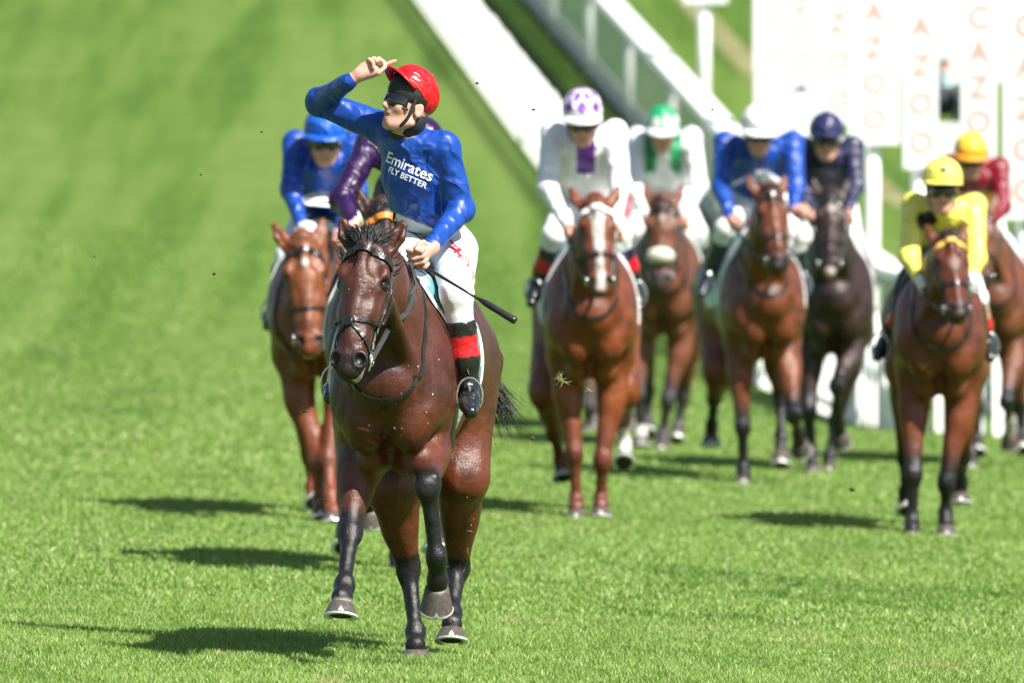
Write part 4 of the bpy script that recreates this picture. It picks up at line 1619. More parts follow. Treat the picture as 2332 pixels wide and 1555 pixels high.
px_, py_, pa_ = [np.concatenate([a_, b_]) for a_, b_ in zip(_n, _f)]
fence = empty('picket_fence', (float(px_[0]), float(py_[0]), gz(px_[0], py_[0])), 'low white picket running rail curving up the hill behind the horses', 'fence')
f0 = np.array(fence.location)
mb = MB()
hs_, ws_, ts_ = .86, .095, .004
mb.add([(-ws_ / 2, -ts_ / 2, 0), (ws_ / 2, -ts_ / 2, 0), (ws_ / 2, ts_ / 2, 0), (-ws_ / 2, ts_ / 2, 0),
        (-ws_ / 2, -ts_ / 2, hs_ - .03), (ws_ / 2, -ts_ / 2, hs_ - .03), (ws_ / 2, ts_ / 2, hs_ - .03), (-ws_ / 2, ts_ / 2, hs_ - .03),
        (-ws_ / 4, -ts_ / 2, hs_), (ws_ / 4, -ts_ / 2, hs_), (ws_ / 4, ts_ / 2, hs_), (-ws_ / 4, ts_ / 2, hs_)],
       [(0, 3, 2, 1), (0, 1, 5, 4), (1, 2, 6, 5), (2, 3, 7, 6), (3, 0, 4, 7), (4, 5, 9, 8), (5, 6, 10, 9), (6, 7, 11, 10), (7, 4, 8, 11), (8, 9, 10, 11)])
first = mb.build('picket', M['pvc'], None)
pm = first.data
bpy.data.objects.remove(first)
rest = MB()
for i in range(len(px_)):
    z = gz(px_[i], py_[i])
    tl = rng.normal(0, .012)
    if i < 298:
        o = bpy.data.objects.new('picket', pm)
        o.parent = fence
        o.location = Vector((float(px_[i]), float(py_[i]), z - .02)) - fence.location
        o.rotation_euler = (0, tl, float(R(18) + rng.normal(0, .04)))
        link(o)
    else:
        rest.box((px_[i], py_[i], z + .42), (ws_, ts_, .86), float(R(18) + rng.normal(0, .04)))
if rest.v:
    tag(rest.build('picket_row', M['pvc'], fence), kind='stuff')
for hz in (.22, .66):
    pth = [(x - .022 * math.sin(-a), y - .022 * -math.cos(a) * 1.0 + .0, gz(x, y) + hz) for x, y, a in zip(px_[::6], py_[::6], pa_[::6])]
    pth = [(x + .025 * math.sin(a) * 1, y - .025 * math.cos(a) * 1, z) for (x, y, z), a in zip([(x, y, gz(x, y) + hz) for x, y in zip(px_[::6], py_[::6])], pa_[::6])]
    tube_obj('rail', pth, .015, M['pvc'], fence, 6)
for i in range(4, len(px_), 16):
    x, y, a = px_[i], py_[i], pa_[i]
    x, y = x + .06 * math.sin(a), y - .06 * math.cos(a)
    MB().box((x, y, gz(x, y) + .38), (.04, .04, .8), float(a)).build('post', M['pvc'], fence)

# ------------------------------------------------------------------ second fence: white top rail, posts, grey-green mesh
M['mesh'] = plain('debris_netting', (.32, .4, .38), rough=.8, noise=.12, scale=4)
_nt = M['mesh'].node_tree
_mx = _nt.nodes.new('ShaderNodeMixShader')
_mx.inputs[0].default_value = .55
_tr = _nt.nodes.new('ShaderNodeBsdfTransparent')
_nt.links.new(_nt.nodes['Principled BSDF'].outputs[0], _mx.inputs[1])
_nt.links.new(_tr.outputs[0], _mx.inputs[2])
_nt.links.new(_mx.outputs[0], _nt.nodes['Material Output'].inputs[0])
M['kick'] = plain('weathered_board', (.5, .52, .5), rough=.7, noise=.15, scale=3)
fq = smooth_path([(4.0, 85.6, 0), (3.35, 86.2, 0), (3.0, 87.6, 0), (2.8, 92.0, 0), (1.98, 105, 0), (1.3, 115, 0), (.22, 130, 0), (-1.0, 146, 0)], 900)[:, :2]
qx, qy, qa = along(fq, 5.2)
sf = empty('barrier_fence', (float(qx[0]), float(qy[0]), gz(qx[0], qy[0])), 'barrier fence with thick white top rail and grey green netting behind the picket rail', 'fence')
tx, ty, ta = along(fq, .6)
strap('top_rail', np.array([(x, y, gz(x, y) + 1.0) for x, y in zip(tx, ty)]), [np.array([0, 0, 1.0])] * len(tx), .25, .06, M['pvc'], sf)
for i in range(len(qx)):
    x, y, a = qx[i], qy[i], qa[i]
    MB().tube([(x, y, gz(x, y) - .05), (x, y, gz(x, y) + 1.02)], .045, 10).build('post', M['pvc'], sf, True)
    if i + 1 < len(qx):
        x2, y2 = qx[i + 1], qy[i + 1]
        dxy = np.array([x2 - x, y2 - y])
        dxy /= np.linalg.norm(dxy)
        nn = np.array([dxy[1], -dxy[0]]) * .05
        for nm, za, zb, mt, o_ in (('netting', .26, .97, 'mesh', 1.0), ('kick_board', .0, .24, 'kick', 1.3)):
            V = []
            for t in (0, 1):
                for (x_, y_) in ((x + dxy[0] * .06, y + dxy[1] * .06), (x2 - dxy[0] * .06, y2 - dxy[1] * .06)):
                    gz_ = gz(x_, y_)
                    for z_ in (za, zb):
                        V.append((x_ + nn[0] * (o_ + t * .25) - nn[0], y_ + nn[1] * (o_ + t * .25) - nn[1], gz_ + z_))
            mesh_obj(nm, V, [(0, 1, 3, 2), (4, 6, 7, 5), (0, 4, 5, 1), (2, 3, 7, 6), (1, 5, 7, 3), (0, 2, 6, 4)], M[mt], sf, smooth=False)

# ------------------------------------------------------------------ sponsor boards on posts
M['board'] = plain('white_board', (.66, .68, .69), rough=.5, noise=.03, scale=4)
M['boardred'] = plain('red_board_print', (.7, .28, .24), rough=.5, noise=.05)
def sign_board(px, bottom, D, label, w=.44, hh=1.55, letters='CAZOO', rz=R(5)):
    b0 = P(px, bottom, D)
    zg = gz(b0[0], D)
    e = empty('sign_board', (b0[0], D, zg), label, 'sign', 'tall white sponsor boards')
    MB().box((b0[0], D, b0[2] + hh / 2), (w, .05, hh), rz).build('panel', M['board'], e)
    MB().tube([(b0[0] - .1 * math.sin(rz), D + .1 * math.cos(rz), zg - .1), (b0[0] - .1 * math.sin(rz), D + .1 * math.cos(rz), b0[2] + hh * .6)], .062, 12).build('post', M['pvc'], e, True)
    for i, ch in enumerate(letters):
        z = b0[2] + hh - .2 - i * (hh - .4) / 4.0
        t = text_on(None, ch, np.array([b0[0] + .029 * math.sin(rz), D - .029 * math.cos(rz), z]), (math.cos(rz), math.sin(rz), 0), (0, 0, 1), (math.sin(rz), -math.cos(rz), 0), .24, M['boardred'], e, 'lettering', bold=.035)
    return e
sign_board(1606, 8, 112, 'white sponsor board on a lone white post left of the cluster of boards')
sign_board(1765, 165, 105, 'white sponsor board farthest left in the cluster behind the white cap', w=.4)
sign_board(1824, 192, 101, 'white sponsor board above the gap between white cap and navy cap', w=.34, hh=1.4)
sign_board(1907, 282, 97, 'white sponsor board directly above the navy capped jockey', w=.28, hh=1.7)
sign_board(1990, 330, 92, 'white sponsor board on a clear white post right of the navy jockey', w=.42)
sign_board(2096, 385, 89, 'white sponsor board whose post stands just left of the yellow cap', w=.27, hh=1.6)
sign_board(2228, 420, 86, 'white sponsor board rising behind the maroon jockey', w=.27, hh=1.45)
sign_board(2335, 500, 83, 'lowest white sponsor board cut off by the right edge of the picture', w=.33, hh=1.6)

bb = P(1795, 335, 104)
e_ = empty('sign_board', (bb[0], 104, gz(bb[0], 104)), 'blank white board low between the white cap and the navy cap', 'sign', 'tall white sponsor boards')
MB().box((bb[0], 104, bb[2] + .34), (.62, .05, .66)).build('panel', M['board'], e_)
for sx_ in (-.22, .22):
    MB().tube([(bb[0] + sx_, 104.06, gz(bb[0], 104) - .1), (bb[0] + sx_, 104.06, bb[2] + .6)], .03, 8).build('post', M['pvc'], e_, True)

# white marquee wall behind the boards
mq = empty('marquee', (5.4, 123, gz(5.4, 123)), 'white marquee side wall behind the sponsor boards, upper right', 'marquee')
x0m, x1m = 4.2, 12.0
npan = 6
for i in range(npan):
    a0, a1 = x0m + (x1m - x0m) * i / npan, x0m + (x1m - x0m) * (i + 1) / npan
    zb = gz((a0 + a1) / 2, 123)
    MB().box(((a0 + a1) / 2, 123, zb + 1.0), (a1 - a0 - .03, .06, 2.0)).build('wall_panel', M['board'], mq)
    MB().tube([(a0, 123.05, zb - .1), (a0, 123.05, zb + 2.05)], .05, 8).build('pole', M['pvc'], mq, True)
V = [(x0m - .2, 122.5, gz(x0m, 123) + 2.02), (x1m + .2, 122.5, gz(x1m, 123) + 2.02), (x1m + .2, 126, gz(x1m, 123) + 2.7), (x0m - .2, 126, gz(x0m, 123) + 2.7),
     (x1m + .2, 129.5, gz(x1m, 123) + 2.02), (x0m - .2, 129.5, gz(x0m, 123) + 2.02)]
mesh_obj('roof', V, [(0, 1, 2, 3), (3, 2, 4, 5)], M['board'], mq, smooth=False)
# low white board in front of the seated stewards
lb = empty('low_board', (4.5, 113.0, gz(4.5, 113.0)), 'low white board standing on the grass in front of the two stewards', 'sign')
MB().box((4.42, 113.0, gz(4.42, 113.0) + .22), (.5, .05, .5)).build('panel', M['board'], lb)

def steward(px, py, D, label):
    """standing figure seen from the chest up above the boards"""
    hd = P(px, py, D)
    zg = gz(hd[0], D)
    e = empty('person', (hd[0], D, zg), label, 'person', 'stewards by the marquee')
    B = Field((hd[0] - .5, D - .6, zg - .05), (hd[0] + .5, D + .5, hd[2] + .2), .02)
    head_prims(B, hd, np.array([-.3, -1, -.1]), np.array([0, 0, 1.0]), 1.0, False)
    nk = hd + np.array([0, .02, -.16])
    seat = np.array([hd[0], D + .1, max(zg + .4, hd[2] - .72)])
    B.cap(nk, hd + np.array([0, 0, -.05]), .05, .05, .03)
    B.loft([(seat, .15, .12), (nk + np.array([0, 0, -.2]), .17, .11), (nk + np.array([0, 0, -.04]), .12, .08)], np.array([1.0, 0, 0]), kin=.05)
    for sg in (-1, 1):
        sh = nk + np.array([sg * .18, 0, -.08])
        el = sh + np.array([sg * .05, -.05, -.28])
        wr = el + np.array([-sg * .08, -.24, -.02])
        B.cap(sh, el, .055, .045, .04)
        B.cap(el, wr, .042, .032, .02)
        B.cap(wr, wr + np.array([0, -.09, 0]), .035, .03, .02)
        kn = seat + np.array([sg * .12, -.42, .0])
        B.cap(seat + np.array([sg * .09, 0, 0]), kn, .085, .06, .05)
        B.cap(kn, np.array([kn[0], kn[1] + .02, zg + .06]), .06, .045, .03)
        B.cap(np.array([kn[0], kn[1] + .02, zg + .05]), np.array([kn[0], kn[1] - .16, zg + .04]), .045, .04, .03)
    V, Q = B.mesh()
    col = np.tile(np.array([.02, .022, .03]), (len(V), 1))
    rel = V - hd
    hdm = (np.abs(rel[:, 0]) < .12) & (rel[:, 2] > -.16)
    col[hdm] = (.5, .27, .2)
    col[hdm & (rel[:, 1] < .02) & (rel[:, 2] < -.02)] = (.45, .6, .66)
    col[hdm & ((rel[:, 2] > .05) | (rel[:, 1] > .03))] = (.02, .016, .012)
    mesh_obj('body', V, Q, M['skin'], e, colors=col)
    # folding stool under the figure
    return e
steward(2150, 158, 116.5, 'dark clothed steward with pale face mask between two white boards, upper right')
steward(1937, 26, 119.5, 'steward half hidden behind a white board at the top edge')
hA = make_horse(dict(
    D=45.2, cx=896, yaw=0.105, res=0.008, label='dark bay winning racehorse with black legs, galloping ahead of the others', folds=True, seed=5, shoulderw=.9,
    poll=(848, 552, -.62), muzzle=(795, 850, -.86), headyaw=.26, ears=((-.10, .145, .02), (-.10, .125, .02)),
    FL=[(797, 1212, -.17), (784, 1332, -.36), (779, 1360, -.43), (776, 1402, -.452)],
    FR=[(975, 1105, -.33), (994, 1268, -.30), (996, 1318, -.25), (994, 1378, -.19)],
    stifleL=(895, 1105, .72), HL=[(930, 1292, .86), (946, 1438, .76), (946, 1468, .70), (946, 1505, .695)],
    stifleR=(1050, 1085, .95), HR=[(1043, 1292, 1.2), (1030, 1395, 1.03), (1029, 1420, .95), (1028, 1458, .928)],
    coat=(.088, .0245, .0132), belly=(.145, .038, .015), tufts=True, grackle=True, strands=800, forelen=.85, tail=((.2, 1.58, 1.12), (.31, 1.64, .9)), tailstrands=620,
    cloth_mat=M['teal_cloth'], marks=dict(socks={'FL': (.87, .8)}, lip=.02)))
BLUE = (.005, .052, .31)
def raised_hand(B, J, h):
    D_ = J['wrL'][1]
    def q(px, py, dy=0.0):
        return P(px, py, D_ + dy)
    B.cap(q(803, 181), q(818, 171, -.005), .024, .026, .02)
    B.ell(q(836, 160, -.01), (.042, .017, .034), None, .015)
    B.cap(q(818, 171, -.005), q(846, 166, -.012), .024, .02, .015)
    # little and ring fingers curl down over the palm, middle half curled, index points, thumb folds across
    B.cap(q(834, 146, -.006), q(841, 136, -.02), .0105, .0095, .005)
    B.cap(q(841, 136, -.02), q(849, 143, -.038), .0095, .0085, .004)
    B.cap(q(849, 143, -.038), q(851, 157, -.04), .0085, .0075, .004)
    B.cap(q(842, 144, .006), q(851, 134, .0), .0105, .0095, .005)
    B.cap(q(851, 134, .0), q(858, 141, -.012), .0095, .009, .004)
    B.cap(q(852, 147, .008), q(863, 135, -.004), .0105, .0098, .005)
    B.cap(q(863, 135, -.004), q(873, 142, -.014), .0098, .009, .004)
    B.cap(q(873, 142, -.014), q(876, 150, -.018), .009, .0082, .004)
    B.cap(q(855, 160, .006), q(875, 151, .0), .0112, .01, .006)
    B.cap(q(875, 151, .0), q(888, 144, -.004), .01, .009, .004)
    B.cap(q(888, 144, -.004), q(900, 139, -.006), .009, .0074, .004)
    B.cap(q(842, 170, -.016), q(862, 166, -.03), .0135, .0115, .008)
    B.cap(q(862, 166, -.03), q(878, 154, -.024), .0115, .0085, .005)

rA = make_rider(dict(
    res=.006, handS=1.14, bootr=1.16, jres=.0065, label='winning jockey in shiny blue silks and red cap, hand raised to his cap', seed=11,
    j=dict(pelvis=(985, 545, .46), neck=(924, 312, .27), head=(932, 238, .22),
           shL=(868, 292, .40), elL=(728, 232, .46), wrL=(795, 186, .2), hdL=(838, 160, .15),
           shR=(1012, 338, .24), elR=(1050, 478, .27), wrR=(978, 566, .0), hdR=(942, 588, -.06),
           hipL=(938, 560, .44), hipR=(1032, 570, .44), knL=(862, 690, .08), knR=(1040, 668, .02),
           anL=(775, 868, .3), anR=(1064, 886, .06), toL=(752, 905, .14), toR=(1072, 938, -.1)),
    face=(-.84, -.46, .3), up=(.3, .1, .95), jacket=lambda V, *a: np.tile(np.array(BLUE), (len(V), 1)),
    handL=raised_hand, thumbR=(-.3, -.5, 1.0), cap=solid((.6, .008, .012)), captilt=.58, capS=.97, peaklen=.72, waist=.085, hem=(-.4, 0, -.9), fullness=.97, torsow=.8, hemdrop=.03, wr=.0046, wf=17,
    bands=[(.44, .65, (.55, .008, .015))], boottop=.11, cuff=.12, reinhand={'L': 'R'}, helmcut=.0, scarf=True, collar=True, collar_mat=M['blackcloth']), hA)
J = rA['J']
nfr = norm(np.array([-.25, -.95, .1]))
rt = norm(np.array([.86, .0, -.38]))
upv_ = norm(np.cross(nfr, rt)) * -1
if upv_[2] < 0:
    upv_ = -upv_
text_on(rA['jacket'], 'Emirates', P(912, 373, hA['D'] + .1), rt, upv_, nfr, .062, M['print'], rA['jk'], 'lettering', bold=.012)
text_on(rA['jacket'], 'FLY BETTER', P(908, 398, hA['D'] + .1), rt, upv_, nfr, .034, M['print'], rA['jk'], 'lettering', bold=.014)
# riding whip held with the reins
w0, w1 = P(958, 602, hA['D'] - .06), P(1174, 731, hA['D'] - .22)
wd = w1 - w0
wh = empty('riding_whip', tuple(w0), 'black padded riding whip held low in the gloveless hand of the winning jockey', 'whip')
tube_obj('shaft', [w0 - wd * .12, w0, w0 + wd * .45, w0 + wd * .62], [.009, .008, .0055, .0065], M['leather'], wh, 8)
tube_obj('padded_end', [w0 + wd * .6, w0 + wd * .68, w0 + wd * .98, w0 + wd], [.006, .013, .0155, .014], M['leather'], wh, 10)
text_on(rA['Bf'], 'CAZOO', P(1062, 592, hA['D'] + .15), (-.22, 0, -1), (.85, .5, -.2), (.62, -.78, 0), .06, M['redprint'], rA['br'], 'lettering', off=.007)

# ------------------------------------------------------------------ the rest of the field
def rider_joints(head, neck, shL, shR, elL, elR, wrL, wrR, hdL, hdR, pelvis, knL, knR, anL, anR, toL, toR, D):
    s = FPX / D
    z = dict(head=-.06, neck=.1, shL=.16, shR=.16, elL=-.02, elR=-.02, wrL=-.22, wrR=-.22, hdL=-.3, hdR=-.3, pelvis=.66, knL=.1, knR=.1, anL=.3, anR=.3, toL=.16, toR=.16)
    j = dict(head=head, neck=neck, shL=shL, shR=shR, elL=elL, elR=elR, wrL=wrL, wrR=wrR, hdL=hdL, hdR=hdR, pelvis=pelvis, knL=knL, knR=knR, anL=anL, anR=anR, toL=toL, toR=toR)
    j['neck'] = (neck[0], head[1] + .125 * s)
    j['shL'] = (shL[0] - .012 * s, shL[1] - .05 * s)
    j['shR'] = (shR[0] + .012 * s, shR[1] - .05 * s)
    j['hipL'] = (pelvis[0] - .09 * s, pelvis[1] + .02 * s)
    j['hipR'] = (pelvis[0] + .09 * s, pelvis[1] + .02 * s)
    z['hipL'] = z['hipR'] = .5
    return {k: (v[0], v[1], z[k]) for k, v in j.items()}

NAVY = (.012, .014, .05)
WHITE = (.74, .74, .76)
RED = (.55, .01, .02)

def j_white_purple(V, J, q):
    c = np.tile(np.array(WHITE), (len(V), 1))
    lat = (V - q['neck']) @ q['shv']
    dn = q['neck'][2] - V[:, 2]
    m = (np.abs(lat - .01) < .052) & (dn > -.02) & (dn < .17) & (V[:, 1] < q['neck'][1] + .06)
    c[m] = (.1, .008, .25)
    return c
def j_white_green(V, J, q):
    c = np.tile(np.array(WHITE), (len(V), 1))
    lat = np.abs((V - q['neck']) @ q['shv'])
    dn = q['neck'][2] - V[:, 2]
    m = (lat > .035 + dn * .12) & (lat < .125) & (dn < .15)
    c[m] = (.01, .26, .1)
    return c
def j_yellow(V, J, q):
    c = np.tile(np.array((.76, .7, .12)), (len(V), 1))
    for p in ('shL', 'shR'):
        d = np.linalg.norm(V - (J[p] * .6 + q['neck'] * .4 + np.array([0, -.09, -.07])), axis=1)
        if p == 'shL':
            c[d < .06] = (.012, .012, .012)
    return c
def j_maroon(V, J, q):
    c = np.tile(np.array((.17, .002, .012)), (len(V), 1))
    dn = q['neck'][2] - V[:, 2]
    lat = np.abs((V - q['neck']) @ q['shv'])
    c[(dn > .1) & (dn < .2) & (lat < .15)] = (.72, .38, .02)
    return c
def j_plain(col):
    return lambda V, J, q: np.tile(np.array(col), (len(V), 1))

def cap_diamonds(L_):
    c = np.tile(np.array(WHITE), (len(L_), 1))
    th = np.arctan2(L_[:, 1], L_[:, 0])
    for i in range(8):
        for zz, ww in ((.3, .3), (.78, .2)):
            a = i * math.pi / 4 + (.39 if zz > .5 else 0)
            d = np.abs(np.angle(np.exp(1j * (th - a)))) * np.sqrt(L_[:, 0] ** 2 + L_[:, 1] ** 2) / ww + np.abs(L_[:, 2] - zz) / (ww * 1.15)
            c[d < 1] = (.16, .02, .3)
    return c
def cap_green_spots(L_):
    c = np.tile(np.array((.01, .28, .1)), (len(L_), 1))
    for a in np.arange(8) * math.pi / 4 + math.pi / 8:
        p = np.array([math.cos(a) * .92, math.sin(a) * .92, .26])
        d = np.linalg.norm(L_ - p, axis=1)
        c[d < .31] = WHITE
    c[L_[:, 2] < -.02] = WHITE
    return c
def cap_yellow_spots(L_):
    c = np.tile(np.array((.77, .72, .13)), (len(L_), 1))
    for a in np.arange(4) * math.pi / 2 + .05:
        for zz, rr in ((.35, .17),):
            p = np.array([math.cos(a) * .92, math.sin(a) * .92, zz])
            c[np.linalg.norm(L_ - p, axis=1) < rr] = (.015, .015, .015)
    c[np.linalg.norm(L_ - np.array([0, .45, .88]), axis=1) < .15] = (.015, .015, .015)
    return c
def cap_orange(L_):
    t = sstep(-.2, .7, L_[:, 2])[:, None]
    c = np.array((.7, .3, .015)) * (1 - t) + np.array((.76, .55, .05)) * t
    return c

field = []
# ---- chestnut on the far left, jockey in blue
field.append((dict(D=60.4, cx=722, yaw=.03, label='bright chestnut racehorse with white lips on the far left behind the winner', seed=21,
    poll=(688, 552, -.6), muzzle=(706, 800, -.82), headyaw=-.06, ears=((-.125, .14, .0), (-.135, .115, .0)),
    FL=[(722, 1050, -.1), (728, 1140, -.1), (730, 1158, -.15), (731, 1181, -.17)], FR=[(748, 1045, -.15), (753, 1130, -.27), (756, 1162, -.32), (758, 1196, -.36)],
    HL=[(705, 1030, 1.2), (712, 1110, 1.2), (715, 1128, 1.15), (717, 1150, 1.1)], HR=[(770, 1030, 1.2), (772, 1110, 1.2), (774, 1130, 1.15), (776, 1152, 1.1)],
    coat=(.22, .062, .016), belly=(.2, .05, .015), points=(.2, .05, .02), pointamt=.5, muzzledark=.35, hairmat='hair_red', cloth_mat=M['pale_cloth'],
    marks=dict(star=(.14, 0, .02), lip=-.03)),
  dict(label='jockey in royal blue silks and matching blue cap, leftmost of the riders', face=(.05, -1, -.28), jacket=j_plain(BLUE), cap=solid((.01, .1, .52)), seed=22,
    j=dict(head=(740, 318), neck=(742, 388), shL=(678, 348), shR=(802, 348), elL=(663, 432), elR=(812, 440), wrL=(688, 515), wrR=(770, 532), hdL=(700, 535), hdR=(765, 558),
           pelvis=(742, 492), knL=(655, 585), knR=(805, 585), anL=(625, 695), anR=(830, 700), toL=(610, 742), toR=(845, 745)),
    gloves={'L': (.75, .75, .75)}, bands=[(.3, .75, (.6, .62, .66))], text=True)))
# ---- dark horse straight behind the winner, jockey in purple
field.append((dict(D=53.7, cx=866, yaw=.03, label='dark brown racehorse almost hidden directly behind the winner', seed=31,
    poll=(874, 476, -.6), muzzle=(890, 740, -.82), headyaw=0, ears=((-.12, .115, .0), (-.115, .1, .0)),
    FL=[(835, 1085, -.25), (838, 1125, .0), (840, 1146, .05), (843, 1180, .1)], FR=[(965, 1100, -.05), (990, 1200, -.1), (992, 1222, -.15), (993, 1252, -.18)],
    HL=[(790, 1130, 1.1), (784, 1210, 1.15), (784, 1228, 1.1), (785, 1252, 1.05)], HR=[(905, 1180, .9), (905, 1265, .8), (905, 1288, .74), (905, 1316, .72)],
    coat=(.05, .02, .014), belly=(.06, .022, .014), cloth_mat=M['pale_cloth'], browband=M['orange_band']),
  dict(label='jockey in dark purple silks mostly hidden behind the winning jockey', face=(.05, -1, -.25), jacket=j_plain((.02, .0025, .05)), cap=solid((.02, .003, .05)), seed=32,
    j=dict(head=(958, 350), neck=(945, 410), shL=(850, 352), shR=(995, 365), elL=(778, 455), elR=(1020, 452), wrL=(806, 512), wrR=(962, 530), hdL=(775, 562), hdR=(940, 560),
           pelvis=(925, 490), knL=(835, 600), knR=(1000, 600), anL=(780, 760), anR=(1035, 700), toL=(762, 800), toR=(1045, 740)))))
# ---- chestnut with the blaze, jockey in white with purple
field.append((dict(D=62.7, cx=1345, yaw=-.01, label='chestnut racehorse with broad white blaze and red brown legs, centre of the group', seed=41,
    poll=(1356, 462, -.6), muzzle=(1368, 662, -.84), headyaw=-.04, ears=((-.115, .15, .0), (-.115, .15, .0)),
    FL=[(1308, 1030, -.05), (1312, 1138, .0), (1312, 1154, -.05), (1312, 1184, -.07)], FR=[(1372, 1048, -.05), (1368, 1136, .02), (1368, 1150, -.03), (1368, 1178, -.05)],
    stifleL=(1250, 890, .9), HL=[(1262, 980, 1.3), (1276, 1045, 1.42), (1280, 1064, 1.42), (1284, 1090, 1.38)], stifleR=(1412, 885, .9), HR=[(1416, 955, 1.2), (1423, 1012, 1.25), (1422, 1030, 1.2), (1420, 1058, 1.12)],
    coat=(.19, .048, .014), belly=(.23, .06, .017), points=(.15, .04, .02), pointamt=.9, muzzledark=.4, hairmat='hair_red', cloth_mat=M['pale_cloth'], browband=M['beads_white'],
    marks=dict(blaze=[(.06, .2, .05, .036), (.2, .36, .034, .03), (.38, .6, .024, .026)], socks={'HR': (.12, 1.0)})),
  dict(label='jockey in white silks with purple front and white cap with purple diamonds', face=(.0, -1, -.35), jacket=j_white_purple, cap=cap_diamonds, seed=42,
    j=dict(head=(1326, 275), neck=(1330, 345), shL=(1264, 322), shR=(1396, 322), elL=(1247, 425), elR=(1413, 420), wrL=(1292, 516), wrR=(1400, 512), hdL=(1299, 548), hdR=(1398, 548),
           pelvis=(1332, 470), knL=(1262, 535), knR=(1410, 535), anL=(1222, 650), anR=(1446, 650), toL=(1210, 690), toR=(1455, 702)),
    bands=[(.2, .42, NAVY), (.42, .66, RED)], boottop=.075, cuff=.07)))
# ---- red jockey hidden between the two
field.append((dict(D=79.5, cx=1392, yaw=.0, label='bay racehorse hidden behind the chestnut with the blaze', seed=51,
    poll=(1385, 470, -.6), muzzle=(1385, 640, -.8), FL=[(1342, 925, -.05), (1338, 975, 0), (1336, 988, -.03), (1335, 1006, -.05)], FR=[(1428, 915, -.1), (1437, 935, .05), (1438, 945, .08), (1440, 965, .1)],
    HL=[(1350, 910, 1.2), (1352, 960, 1.2), (1353, 975, 1.15), (1354, 990, 1.1)], HR=[(1420, 900, 1.2), (1424, 950, 1.2), (1425, 960, 1.15), (1426, 978, 1.1)],
    coat=(.15, .05, .025), points=(.08, .06, .06), cloth_mat=M['pale_cloth'], marks=dict(socks={'FR': (.2, 1.0)})),
  dict(label='jockey in red silks barely seen between two white clad riders', face=(0, -1, -.25), jacket=j_plain((.5, .02, .05)), cap=solid(RED), seed=52,
    j=dict(head=(1376, 345), neck=(1378, 395), shL=(1330, 372), shR=(1412, 368), elL=(1322, 450), elR=(1424, 440), wrL=(1345, 505), wrR=(1420, 500), hdL=(1352, 520), hdR=(1414, 520),
           pelvis=(1378, 460), knL=(1330, 550), knR=(1424, 545), anL=(1318, 640), anR=(1440, 630), toL=(1312, 665), toR=(1446, 660)))))
# ---- bay with the sheepskin, jockey in white and green
field.append((dict(D=76.4, cx=1512, yaw=.05, label='bay racehorse with round sheepskin noseband beside the blazed chestnut', seed=61,
    poll=(1510, 460, -.6), muzzle=(1503, 652, -.8), headyaw=.04, FL=[(1452, 897, -.1), (1459, 975, 0), (1460, 990, -.03), (1460, 1015, -.05)], FR=[(1521, 910, -.05), (1510, 985, 0), (1507, 1002, -.05), (1505, 1030, -.08)],
    HL=[(1475, 890, 1.2), (1475, 960, 1.2), (1476, 975, 1.15), (1476, 992, 1.1)], HR=[(1556, 900, 1.2), (1544, 968, 1.2), (1542, 984, 1.15), (1540, 1006, 1.1)],
    coat=(.16, .055, .025), belly=(.2, .07, .035), points=(.06, .05, .055), sheepskin=True, noseband=False, cloth_mat=M['pale_cloth'], marks=dict(star=(.14, 0, .02), socks={'FL': (.78, 1.0)})),
  dict(label='jockey in white silks with green braces and green cap with white spots', face=(0, -1, -.4), jacket=j_white_green, cap=cap_green_spots, seed=62,
    j=dict(head=(1508, 300), neck=(1510, 360), shL=(1456, 330), shR=(1570, 330), elL=(1445, 430), elR=(1592, 425), wrL=(1470, 495), wrR=(1558, 495), hdL=(1476, 518), hdR=(1550, 518),
           pelvis=(1512, 442), knL=(1445, 525), knR=(1588, 530), anL=(1432, 612), anR=(1604, 622), toL=(1425, 645), toR=(1612, 652)), goggles=False)))
# ---- bay, jockey in blue with white cap
field.append((dict(D=70.1, cx=1738, yaw=-.1, label='bay racehorse with black legs ridden by the blue jockey in the white cap', seed=71,
    poll=(1750, 436, -.6), muzzle=(1774, 612, -.84), headyaw=-.2, ears=((-.13, .135, .0), (-.13, .135, .0)),
    FL=[(1691, 972, -.05), (1693, 1064, .0), (1693, 1079, -.04), (1693, 1105, -.06)], FR=[(1808, 945, -.32), (1818, 988, -.12), (1820, 1000, -.05), (1823, 1018, .03)],
    stifleL=(1640, 840, .9), HL=[(1627, 905, 1.2), (1621, 965, 1.4), (1620, 984, 1.42), (1619, 1014, 1.4)], HR=[(1778, 905, 1.1), (1778, 990, 1.0), (1778, 1014, .94), (1778, 1060, .88)],
    coat=(.16, .042, .014), belly=(.19, .052, .017), cloth_mat=M['pale_cloth']),
  dict(label='jockey in royal blue silks and plain white cap', face=(.05, -1, -.35), jacket=j_plain(BLUE), cap=solid((.76, .76, .76)), seed=72,
    j=dict(head=(1728, 303), neck=(1730, 368), shL=(1656, 342), shR=(1802, 342), elL=(1643, 430), elR=(1812, 425), wrL=(1664, 498), wrR=(1806, 478), hdL=(1672, 515), hdR=(1828, 490),
           pelvis=(1730, 452), knL=(1652, 520), knR=(1815, 535), anL=(1612, 630), anR=(1822, 640), toL=(1600, 668), toR=(1832, 672)),
    bootcol=(.012, .014, .035), text=True, gloves={})))
